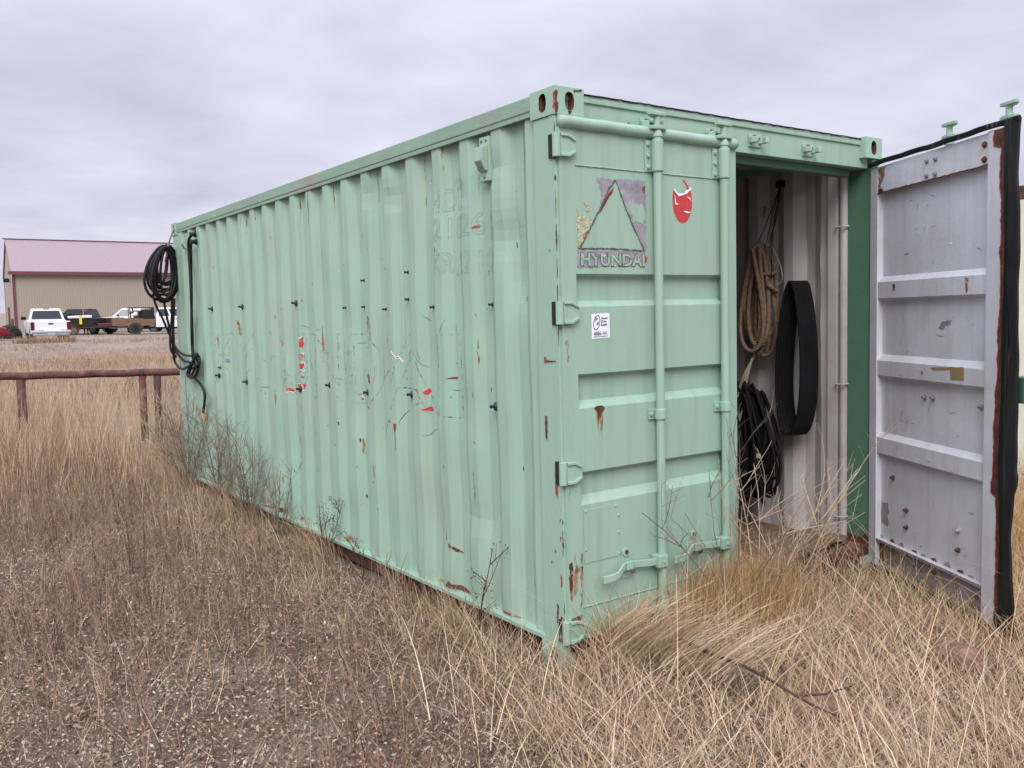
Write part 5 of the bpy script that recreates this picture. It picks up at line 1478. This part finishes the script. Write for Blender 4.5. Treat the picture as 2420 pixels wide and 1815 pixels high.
# ================================================================== rocks and fallen branch
def rock(px, py, sx, sy, sz, seed, label, rot):
    p = world_ground(px, py, .03); r = random.Random(seed)
    bm = bmesh.new(); bmesh.ops.create_icosphere(bm, subdivisions=3, radius=1)
    for v in bm.verts:
        c = v.co
        k = 1+.16*math.sin(2.3*c.x+seed)*math.cos(2.9*c.y+1)+.10*math.sin(5*c.z+3*c.x)+r.uniform(-.02, .02)
        v.co = Vector((c.x*sx*k, c.y*sy*k, max(-.2, min(.75, c.z*(1+.1*math.sin(4*c.x))))*sz*k))
    me = bpy.data.meshes.new('rock'); bm.to_mesh(me); bm.free()
    me.polygons.foreach_set('use_smooth', [True]*len(me.polygons)); me.materials.append(M['rock'])
    o = bpy.data.objects.new('rock', me); COL.objects.link(o); o.location = (p[0], p[1], float(ground_z(p[0], p[1]))+.01); o.rotation_euler = (0, 0, rot)
    tag(o, label, 'rock', 'rocks in the grass')
rock(2262, 1575, .16, .11, .16, 3, 'brown rounded rock in the grass below the open door', .5)
rock(1945, 1690, .17, .12, .08, 8, 'flat pinkish rock near the end of the fallen branch', 1.1)
rock(2180, 1600, .07, .05, .06, 12, 'small brown stone touching the left of the rounded rock', .2)
def gz(x, y): return float(ground_z(x, y))
pts = []
for px, py, h in ((1600, 1520, .16), (1660, 1545, .17), (1720, 1572, .16), (1800, 1610, .18), (1880, 1650, .17), (1940, 1682, .13), (2000, 1712, .06)):
    q = world_ground(px, py, h); pts.append((q[0], q[1], gz(q[0], q[1])+h))
br = empty('fallen_branch', pts[0]); tag(br, 'thin reddish brown branch lying on the flattened straw', 'branch')
rel_ = lambda q: tuple(np.array(q)-np.array(pts[0]))
pp = spline(pts, 6); MB().tube([rel_(q) for q in pp], list(np.linspace(.009, .003, len(pp))), 6).build('main_stem', 'twig', br, smooth=True)
q2 = world_ground(2010, 1622, .16); q1 = world_ground(1950, 1640, .17)
MB().tube([rel_(pts[4]), rel_(q1), rel_(q2)], [.006, .005, .003], 5).build('side_twig', 'twig', br, smooth=True)

# ================================================================== dead weeds as plants of their own
def weed(px, py, base_px, h, spread, nmain, nbr, mt_, seed, label, lean=(0, 0), rad=.005, curl=.35, heads=False, dist=None):
    p = np.array([-.09, on_x(*base_px)[1], 0.0]) if base_px[0] < 1300 and base_px[0] != 470.5 else np.array([on_y(*base_px)[0], -.16, 0.0])
    if dist: p = on_z(*base_px, .0)
    p = c2w(p); r = random.Random(seed)
    gx, gy = p[0], p[1]
    root = empty('dead_weed', (gx, gy, gz(gx, gy)-.01)); tag(root, label, 'weed', 'dead weeds along the container')
    b = MB(); tips = []
    def limb(o, d, l, rr_, depth):
        o = Vector(o); d = Vector(d).normalized(); P_ = [o.copy()]; n_ = 6
        ax = Vector((r.uniform(-1, 1), r.uniform(-1, 1), r.uniform(-.3, .3)))
        for i in range(n_):
            d = (d+ax*curl*.12+Vector((r.uniform(-.1, .1), r.uniform(-.1, .1), r.uniform(-.05, .08)))).normalized()
            o = o+d*l/n_; P_.append(o.copy())
        b.tube(P_, list(np.linspace(rr_, rr_*.45, n_+1)), 4, caps=False)
        tips.append((P_[-1], d))
        if depth > 0:
            k = nbr if depth == 2 else max(2, nbr//2)
            for _ in range(k):
                i = r.randint(1, n_-1); bd = (d*.5+Vector((r.uniform(-1, 1), r.uniform(-1, 1), r.uniform(-.1, .9)))).normalized()
                limb(P_[i], bd, l*r.uniform(.22, .45), rr_*.5, depth-1)
    for k in range(nmain):
        a = r.uniform(0, 6.28); s = spread*r.uniform(.3, 1)
        limb((r.uniform(-.03, .03), r.uniform(-.03, .03), 0), (s*math.cos(a)+lean[0], s*math.sin(a)+lean[1], 1), h*r.uniform(.65, 1.0), rad*r.uniform(.7, 1), 2)
    b.build('stems', mt_, root, smooth=False)
    if heads:
        c = MB()
        for (o, d) in tips:
            for _ in range(3):
                q = o+Vector((r.uniform(-.02, .02), r.uniform(-.02, .02), r.uniform(-.03, .01))); s_ = r.uniform(.002, .0045)
                c.add([q+Vector((-s_, 0, 0)), q+Vector((0, s_, s_)), q+Vector((s_, 0, 0)), q+Vector((0, -s_, -s_))], [(0, 1, 2), (0, 2, 3), (0, 1, 3), (1, 2, 3)])
        c.build('seed_heads', mt_, root, kind='stuff')
    return root
# (base pixel on the ground, height, ...)
weed(0, 0, (1160, 1462), .62, .05, 1, 6, 'twig', 1, 'single dark curved dead stem with seed head before the green wall', lean=(-.05, -.22), rad=.0065, heads=True)
weed(0, 0, (800, 1300), .50, .22, 4, 5, 'twig', 2, 'dark twiggy dead weed against the middle of the green wall', rad=.0042, heads=True)
weed(0, 0, (896, 1350), .40, .2, 2, 5, 'twig', 3, 'dark seedy dead weed just right of the middle twiggy one', rad=.0042, heads=True)
weed(0, 0, (945, 1380), .40, .35, 3, 4, 'twig_grey', 4, 'grey dead weed with arching pale top by the bottom rail', rad=.005)
weed(0, 0, (690, 1245), .60, .30, 10, 7, 'twig_grey', 5, 'tall clump of thin grey stems left of the dark twiggy weed', rad=.004)
weed(0, 0, (620, 1215), .85, .40, 13, 8, 'twig_grey', 6, 'bushy grey dead weed against the wall below the red letter', rad=.005)
weed(0, 0, (545, 1180), .95, .45, 16, 8, 'twig_grey', 7, 'dense grey dead bush by the wall right of the dangling plug', rad=.005)
weed(0, 0, (470, 1140), .95, .45, 16, 8, 'twig_grey', 8, 'dense grey dead bush at the far left foot of the container', rad=.005)
weed(0, 0, (425, 1110), 1.0, .40, 14, 8, 'twig_pale', 9, 'pale dead bush just beyond the far container corner', rad=.005)
weed(0, 0, (1740, 1440), 1.05, .80, 10, 6, 'twig_pale', 10, 'big pale wiry dead weed sprawling in front of the open doorway', lean=(-.1, 0), rad=.0055, curl=.6)
weed(0, 0, (1680, 1450), 1.1, .50, 7, 6, 'twig_grey', 11, 'tall grey wiry dead weed crossing the closed door handles', lean=(-.25, 0), rad=.005, curl=.6)
weed(0, 0, (1850, 1450), .70, .65, 6, 5, 'twig_pale', 12, 'pale wiry dead weed right of the doorway sill', lean=(.15, 0), rad=.005, curl=.6)
weed(0, 0, (1560, 1500), .62, .3, 3, 4, 'twig_pale', 13, 'slim pale dead weed at the foot of the near lock rod', rad=.004)
weed(0, 0, (760, 1290), .55, .5, 2, 2, 'twig_pale', 14, 'long pale arching stalk leaning over the middle wall weeds', lean=(.1, -.2), rad=.004)
weed(0, 0, (470, 1330), .55, .35, 5, 4, 'twig_pale', 15, 'slender straw coloured weed alone in the brown weeds left of the container', rad=.004, dist=True)

# ================================================================== grass, litter (stuff)
def vnoise(x, y, s, seed=0):
    return (np.sin(x*s*1.0+seed)*np.cos(y*s*1.13-seed*2.1)+.5*np.sin(x*s*2.3-y*s*1.9+seed)+.35*np.sin(x*s*4.1+y*s*3.7+1.3*seed)*np.cos(x*s*3.1-y*s*4.9))/1.85
def in_box(x, y, m=0.0):
    q = np.stack([x, y], -1) @ MR[:2, :2]       # world -> container frame (nearly identity)
    return (q[..., 0] > -m) & (q[..., 0] < WID+m) & (q[..., 1] > -m) & (q[..., 1] < LEN+m)
def in_view(x, y, pad=.25):
    d = np.stack([x-PW[0], y-PW[1]], -1)
    f = d @ RW[2][:2]; r_ = d @ RW[0][:2]
    return (f > 1.0) & (np.abs(r_) < .58*f*1.22+1.0)
def mesh_np(name, V, Q, C, mt_, label, cat=None):
    me = bpy.data.meshes.new(name); n = len(V); k = Q.shape[1]; nf = len(Q)
    me.vertices.add(n); me.vertices.foreach_set('co', V.astype(np.float32).ravel())
    me.loops.add(nf*k); me.loops.foreach_set('vertex_index', Q.astype(np.int32).ravel())
    me.polygons.add(nf); me.polygons.foreach_set('loop_start', np.arange(0, nf*k, k, dtype=np.int32)); me.polygons.foreach_set('loop_total', np.full(nf, k, dtype=np.int32))
    ca = me.color_attributes.new('Col', 'FLOAT_COLOR', 'POINT')
    ca.data.foreach_set('color', np.c_[C, np.ones(n)].astype(np.float32).ravel())
    me.update(calc_edges=True); me.materials.append(mt_)
    o = bpy.data.objects.new(name, me); COL.objects.link(o)
    tag(o, label, cat, kind='stuff'); return o
def blades(x, y, h, w, lean, az, curve, col, segs=3, z0=None, droop=0.0):
    n = len(x); z0 = ground_z(x, y)-.01 if z0 is None else z0
    d = np.stack([np.cos(az), np.sin(az)], -1)
    wa = rng.uniform(0, 2*np.pi, n); wv = np.stack([np.cos(wa), np.sin(wa)], -1)
    V = np.zeros((n, segs+1, 2, 3)); C = np.zeros((n, segs+1, 2, 3))
    for i in range(segs+1):
        t = i/segs
        off = lean*h*(t*(1-curve)+curve*t*t)
        zz = z0+h*t*np.sqrt(np.clip(1-(np.minimum(lean, .98)*(.45+.55*t*curve))**2, .05, 1))-droop*h*t**3
        c = np.stack([x+d[:, 0]*off, y+d[:, 1]*off, zz], -1)
        ww = w*(1-.75*t)/2
        V[:, i, 0] = c; V[:, i, 1] = c
        V[:, i, 0, :2] += wv*ww[:, None]; V[:, i, 1, :2] -= wv*ww[:, None]
        C[:, i, :] = col[:, None, :]
    base = (np.arange(n)*(segs+1)*2)[:, None]
    Q = np.concatenate([base+np.array([[2*i, 2*i+1, 2*i+3, 2*i+2]]) for i in range(segs)], 1).reshape(-1, 4)
    return V.reshape(-1, 3), Q, C.reshape(-1, 3)
def flakes(x, y, z, s, col):
    n = len(x)
    a = rng.normal(size=(n, 3)); a[:, 2] *= .5; a /= np.linalg.norm(a, axis=1)[:, None]
    b_ = rng.normal(size=(n, 3)); b_[:, 2] *= .6; b_ -= a*(a*b_).sum(1)[:, None]; b_ /= np.linalg.norm(b_, axis=1)[:, None]
    c = np.stack([x, y, z], -1); asp = rng.uniform(.18, .6, n)[:, None]; s = s[:, None]
    V = np.stack([c-a*s-b_*s*asp*.4, c+a*s*.2-b_*s*asp, c+a*s+b_*s*asp*.3, c-a*s*.1+b_*s*asp], 1).reshape(-1, 3)
    Q = np.arange(4*n).reshape(-1, 4)
    return V, Q, np.repeat(col, 4, 0)
def palette(n, cols, jit=.18):
    P_ = np.array(cols); i = rng.integers(0, len(P_), n)
    c = P_[i]*rng.uniform(1-jit, 1+jit, (n, 1))*rng.uniform(.94, 1.06, (n, 3)); return np.clip(c, 0, 1)
class Stuff:
    def __init__(s): s.V = []; s.Q = []; s.C = []; s.n = 0
    def add(s, VQC):
        V, Q, C = VQC; s.V.append(V); s.Q.append(Q+s.n); s.C.append(C); s.n += len(V)
    def build(s, *a): return mesh_np(a[0], np.concatenate(s.V), np.concatenate(s.Q), np.concatenate(s.C), *a[1:])
def scatter(n, x0, x1, y0, y1, dens=None, m=0.0):
    x = rng.uniform(x0, x1, n); y = rng.uniform(y0, y1, n)
    k = in_view(x, y) & ~in_box(x, y, m)
    x, y = x[k], y[k]
    if dens is not None:
        k = rng.random(len(x)) < dens(x, y); x, y = x[k], y[k]
    return x, y
GM = attr_mat('dry_grass_blades', transl=.06); LM = attr_mat('plant_litter', transl=0); WM = attr_mat('brown_weed_stems', transl=0)
STRAW = [(.55, .415, .27), (.48, .35, .215), (.62, .495, .345), (.38, .265, .155), (.51, .365, .21)]
OCHRE = [(.44, .25, .09), (.50, .30, .115), (.36, .19, .065), (.52, .34, .16)]
BROWN = [(.215, .13, .088), (.27, .17, .112), (.14, .086, .06), (.33, .22, .145)]
TAN = [(.36, .26, .165), (.30, .21, .13), (.42, .315, .21), (.25, .17, .11)]
def side_of(x):                                # 0 on the left weeds, 1 on the straw side
    return x

# litter over the near ground
lit = Stuff()
x, y = scatter(800000, -6, 5, -2.8, 8, lambda x, y: np.clip(1.3-np.hypot(x-PW[0], y-PW[1])/7.5, .12, 1))
n = len(x); pale = (rng.random(n) < .16+.16*(vnoise(x, y, 1.7, 2) > .15))
col = np.where(pale[:, None], palette(n, [(.46, .385, .30), (.56, .48, .39), (.42, .33, .25)]), palette(n, [(.21, .155, .115), (.15, .105, .078), (.28, .21, .155), (.09, .065, .05), (.35, .265, .19), (.24, .15, .10)]))
lit.add(flakes(x, y, ground_z(x, y)+rng.uniform(-.002, .026, n), rng.uniform(.005, .0135, n)*np.where(pale, .85, 1.1), col))
x, y = scatter(90000, -8, 6, -3, 10)
n = len(x); lit.add(blades(x, y, rng.uniform(.05, .16, n), rng.uniform(.002, .0042, n), rng.uniform(.9, 1.0, n), rng.uniform(0, 6.28, n), rng.uniform(0, .5, n), palette(n, BROWN+TAN+STRAW[:2]), 2, ground_z(x, y)+rng.uniform(0, .012, n)))
lit.build('leaf_litter', LM, 'pale and brown dead leaf litter scattered over the soil')

# brown upright weeds on the left
wd_ = Stuff()
def left_d(x, y):
    e = np.clip((-.30-x)/.5, 0, 1)            # away from the container's foot
    return e*np.clip(.55+.75*vnoise(x, y, 1.9, 5), .06, 1)
x, y = scatter(34000, -7.5, .2, -2.6, 9, left_d)
n = len(x); h = rng.uniform(.10, .42, n)*np.clip(.62+.10*(y+1.5), .55, 1.25)
az = rng.normal(2.2, 1.3, n); lean = rng.uniform(.05, .45, n); cols = palette(n, BROWN+[(.36, .26, .175), (.085, .055, .04)])
wd_.add(blades(x, y, h, rng.uniform(.003, .006, n), lean, az, rng.uniform(.2, .6, n), cols, 3))
for k in range(7):                             # little side sprigs and husks along each stem
    t = rng.uniform(.25, 1.0, n); off = lean*h*t*.7
    bx_, by_ = x+np.cos(az)*off, y+np.sin(az)*off; bz = ground_z(x, y)+h*t*.93
    if k < 4:
        wd_.add(blades(bx_, by_, h*rng.uniform(.08, .24, n), rng.uniform(.0015, .003, n), rng.uniform(.2, .8, n), rng.uniform(0, 6.28, n), rng.uniform(.2, .6, n), cols*rng.uniform(.85, 1.25, (n, 1)), 1, bz))
    else:
        wd_.add(flakes(bx_+rng.normal(0, .012, n), by_+rng.normal(0, .012, n), bz, rng.uniform(.003, .007, n), np.clip(cols*rng.uniform(.9, 1.7, (n, 1)), 0, 1)))
wd_.build('brown_weeds', WM, 'fine brown dead weeds covering the left foreground')

# straw grass: along the wall foot, foreground right
gr = Stuff()
def wall_d(x, y): return np.clip(1.25+(x+.0)/.62, 0, 1)*np.clip((.6+.6*vnoise(x, y, 2.6, 1)), .15, 1)
x, y = scatter(44000, -.95, -.01, -.6, 7.5, wall_d)
n = len(x); hh = rng.uniform(.06, .21, n)*np.clip(.75+.45*vnoise(x, y, 3.1, 4), .3, 1.25)*np.clip(.45-1.6*x, .5, 1)
gr.add(blades(x, y, hh, rng.uniform(.0028, .0058, n), rng.uniform(.15, .95, n), rng.normal(3.6, 1.2, n), rng.uniform(.4, 1, n), palette(n, STRAW+TAN+[(.70, .58, .42), (.18, .12, .075)]), 3, droop=.18))
x, y = scatter(4200, -.22, .0, -.3, 6.3, lambda x, y: np.clip(.25+1.1*vnoise(x, y, 3.3, 6), .03, 1))
n = len(x); gr.add(blades(x, y, rng.uniform(.15, .40, n), rng.uniform(.0025, .0048, n), rng.uniform(.05, .6, n), rng.uniform(1.8, 4.5, n), rng.uniform(.3, 1, n), palette(n, STRAW+TAN), 4, droop=.08))
def right_d(x, y):
    a = np.clip((x+.9-.25*(y+1))/.7, 0, 1)
    return a*np.clip(.62+.6*vnoise(x, y, 2.2, 7), .12, 1)
ROCKS = [world_ground(2262, 1575, .03), world_ground(1945, 1690, .03)]
def low_at(x, y):                              # trodden short by the doorway and under the door leaf
    rk = sum(np.exp(-((x-q[0])/.22)**2-((y-q[1]+.10)/.22)**2) for q in ROCKS)
    return np.clip(1-.75*rk, .2, 1)*np.clip(1.0-.70*np.exp(-((x-1.95)/.55)**2-((y+.35)/.42)**2)-.45*np.exp(-((x-2.1)/.5)**2-((y+1.0)/.5)**2), .22, 1)*np.clip(1-.5*np.exp(-((x-.5)/.6)**2-((y+.1)/.25)**2), .4, 1)
cxs, cys = scatter(3900, -1.4, 5.5, -2.8, .9, lambda x, y: np.clip((x+.9-.25*(y+1))/.7, 0, 1)*np.clip(.5+.75*vnoise(x, y, 2.2, 7), .05, 1))
nc = len(cxs); per = rng.integers(18, 60, nc); ci = np.repeat(np.arange(nc), per); n = len(ci)
rad_ = np.abs(rng.normal(0, .035, n)); ang = rng.uniform(0, 6.28, n)
x = cxs[ci]+rad_*np.cos(ang); y = cys[ci]+rad_*np.sin(ang); ok = ~in_box(x, y, .0); x, y, ci, rad_, ang = x[ok], y[ok], ci[ok], rad_[ok], ang[ok]; n = len(x)
ch = rng.uniform(.5, 1.25, nc); ctone = rng.uniform(.62, 1.22, nc); caz = rng.uniform(0, 6.28, nc)
hh = rng.uniform(.05, .20, n)*ch[ci]*low_at(x, y)
lean_ = np.clip(rad_/.06+rng.uniform(-.2, .55, n), .05, .99)
pal = palette(n, STRAW+STRAW+TAN+[(.72, .60, .44), (.66, .55, .42), (.26, .18, .11)])*ctone[ci][:, None]
gr.add(blades(x, y, hh, rng.uniform(.002, .0052, n), lean_, ang+rng.normal(0, .6, n)+.5*np.sin(caz[ci]), rng.uniform(.2, 1, n), np.clip(pal, 0, .85), 3, droop=.12))
x2, y2 = scatter(75000, -1.4, 5.5, -2.8, .9, right_d)      # matted fallen stems between the tussocks
m2 = len(x2); gr.add(blades(x2, y2, rng.uniform(.06, .22, m2), rng.uniform(.002, .005, m2), rng.uniform(.92, .995, m2), rng.normal(.9, 1.4, m2), rng.uniform(0, .6, m2), palette(m2, STRAW+TAN+[(.70, .58, .43)]), 2, ground_z(x2, y2)+rng.uniform(.0, .06, m2)*low_at(x2, y2), .05))
k = rng.random(n) < .35                        # seed husks
gr.add(flakes(x[k]+rng.normal(0, .03, k.sum()), y[k]+rng.normal(0, .03, k.sum()), ground_z(x[k], y[k])+hh[k]*rng.uniform(.3, .9, k.sum()), rng.uniform(.003, .007, k.sum()), palette(int(k.sum()), [(.55, .45, .35), (.45, .34, .24), (.62, .54, .44)])))
# long loose stalks lying criss-cross
x, y = scatter(1300, -1.0, 5.0, -2.6, .2, lambda x, y: np.clip(.6+x*.3, 0, 1))
n = len(x); gr.add(blades(x, y, rng.uniform(.2, .55, n), rng.uniform(.0025, .0048, n), rng.uniform(.80, .99, n), rng.normal(.9, 1.0, n), rng.uniform(.1, .7, n), palette(n, STRAW), 5, ground_z(x, y)+rng.uniform(.02, .11, n), .12))
# flattened swath pointing from the corner to lower right
p0, p1 = world_ground(1420, 1535, .08), world_ground(1860, 1670, .05)
n = 520; t = rng.random(n); az0 = math.atan2(p1[1]-p0[1], p1[0]-p0[0])
bx_ = p0[0]+(p1[0]-p0[0])*t*.75+rng.normal(0, .03, n); by_ = p0[1]+(p1[1]-p0[1])*t*.75+rng.normal(0, .045, n)
gr.add(blades(bx_, by_, rng.uniform(.15, .42, n), rng.uniform(.003, .006, n), rng.uniform(.90, .99, n), rng.normal(az0, .36, n), rng.uniform(0, .5, n), palette(n, [(.68, .55, .38), (.60, .47, .31), (.74, .62, .46), (.45, .33, .2)]), 4, ground_z(bx_, by_)+rng.uniform(.03, .13, n), .10))
p0 = world_ground(1470, 1530, .08)
n = 500; gr.add(blades(p0[0]+rng.normal(0, .10, n), p0[1]+rng.normal(0, .08, n), rng.uniform(.2, .45, n), rng.uniform(.003, .006, n), rng.uniform(.2, .95, n), rng.uniform(0, 6.28, n), rng.uniform(0, .6, n), palette(n, STRAW), 4, droop=.1))
# golden clump by the doorway
for (px, py, sx_, k_, hm) in ((1725, 1500, .19, 3600, .46), (1640, 1475, .13, 900, .34), (1800, 1470, .12, 700, .36), (2400, 1330, .5, 5200, .45), (1480, 1500, .18, 700, .35), (2350, 1480, .4, 900, .22)):
    p = world_ground(px, py, .0); n = k_
    x = p[0]+rng.normal(0, sx_, n); y = p[1]+rng.normal(0, sx_*.6, n); kk = ~in_box(x, y, .02); x, y = x[kk], y[kk]; n = len(x)
    gr.add(blades(x, y, rng.uniform(.45, 1.0, n)*hm, rng.uniform(.0025, .005, n), rng.uniform(.03, .7, n)**1.3, rng.normal(.3, 1.6, n), rng.uniform(.2, .9, n), palette(n, OCHRE+STRAW[:2]), 4, droop=.06))
# between and under the containers
x, y = scatter(26000, 2.45, 9, -.5, 9)
n = len(x); gr.add(blades(x, y, rng.uniform(.15, .5, n), rng.uniform(.003, .006, n), rng.uniform(.05, .8, n), rng.uniform(0, 6.28, n), rng.uniform(.2, .9, n), palette(n, OCHRE+STRAW), 3))
gr.build('straw_grass', GM, 'pale straw and golden dry grass round the container')

# tall tan grass in the middle distance at left
tg = Stuff()
x, y = scatter(70000, -9, .0, 3.5, 14.5, lambda x, y: np.clip((y-4.6)/3.6, 0, 1)*np.clip(.6+.6*vnoise(x, y, 1.2, 3), .10, 1), .03)
n = len(x); hh = rng.uniform(.18, .55, n)*np.clip(.55+(y-4)/9, .5, 1)
tg.add(blades(x, y, hh, rng.uniform(.004, .009, n), rng.uniform(.03, .5, n), rng.normal(1.0, 1.7, n), rng.uniform(.2, .8, n), palette(n, TAN+TAN+STRAW[:3]+BROWN[1:2]), 3))
x, y = scatter(6500, -9, 1, 6.0, 14, None, .05)
n = len(x); tg.add(blades(x, y, rng.uniform(.5, .92, n), rng.uniform(.003, .006, n), rng.uniform(.05, .4, n), rng.normal(.8, 1.5, n), rng.uniform(.2, .8, n), palette(n, STRAW+[(.5, .38, .26)]), 4))
x, y = scatter(80000, -14, 18, 13.5, 40, lambda x, y: np.clip(.55+.7*vnoise(x, y, .5, 3), .1, 1)*np.clip((42-y)/16, .1, 1), .05)
n = len(x); tg.add(blades(x, y, rng.uniform(.10, .36, n)*np.clip((48-y)/28, .45, 1), rng.uniform(.010, .022, n), rng.uniform(.05, .7, n), rng.uniform(0, 6.28, n), rng.uniform(.2, .8, n), palette(n, TAN+[(.40, .30, .215)]), 2))
x, y = scatter(26000, -12, 30, 38, 62, lambda x, y: np.clip(.25+.9*vnoise(x, y, .35, 8), .03, 1)*.8)
n = len(x); tg.add(blades(x, y, rng.uniform(.06, .20, n), rng.uniform(.02, .05, n), rng.uniform(.05, .7, n), rng.uniform(0, 6.28, n), rng.uniform(.2, .8, n), palette(n, TAN), 2))
p = world_depth(110, 800, 48.0)                # tufts round the white pickup
n = 900; x = p[0]+rng.uniform(-1.6, 1.4, n); y = p[1]+rng.uniform(-.7, .2, n)
tg.add(blades(x, y, rng.uniform(.15, .42, n), rng.uniform(.02, .04, n), rng.uniform(.05, .6, n), rng.uniform(0, 6.28, n), rng.uniform(.2, .8, n), palette(n, TAN), 2))
tg.build('tall_dry_grass', GM, 'tall tan dry grass field stretching from the container towards the trucks')
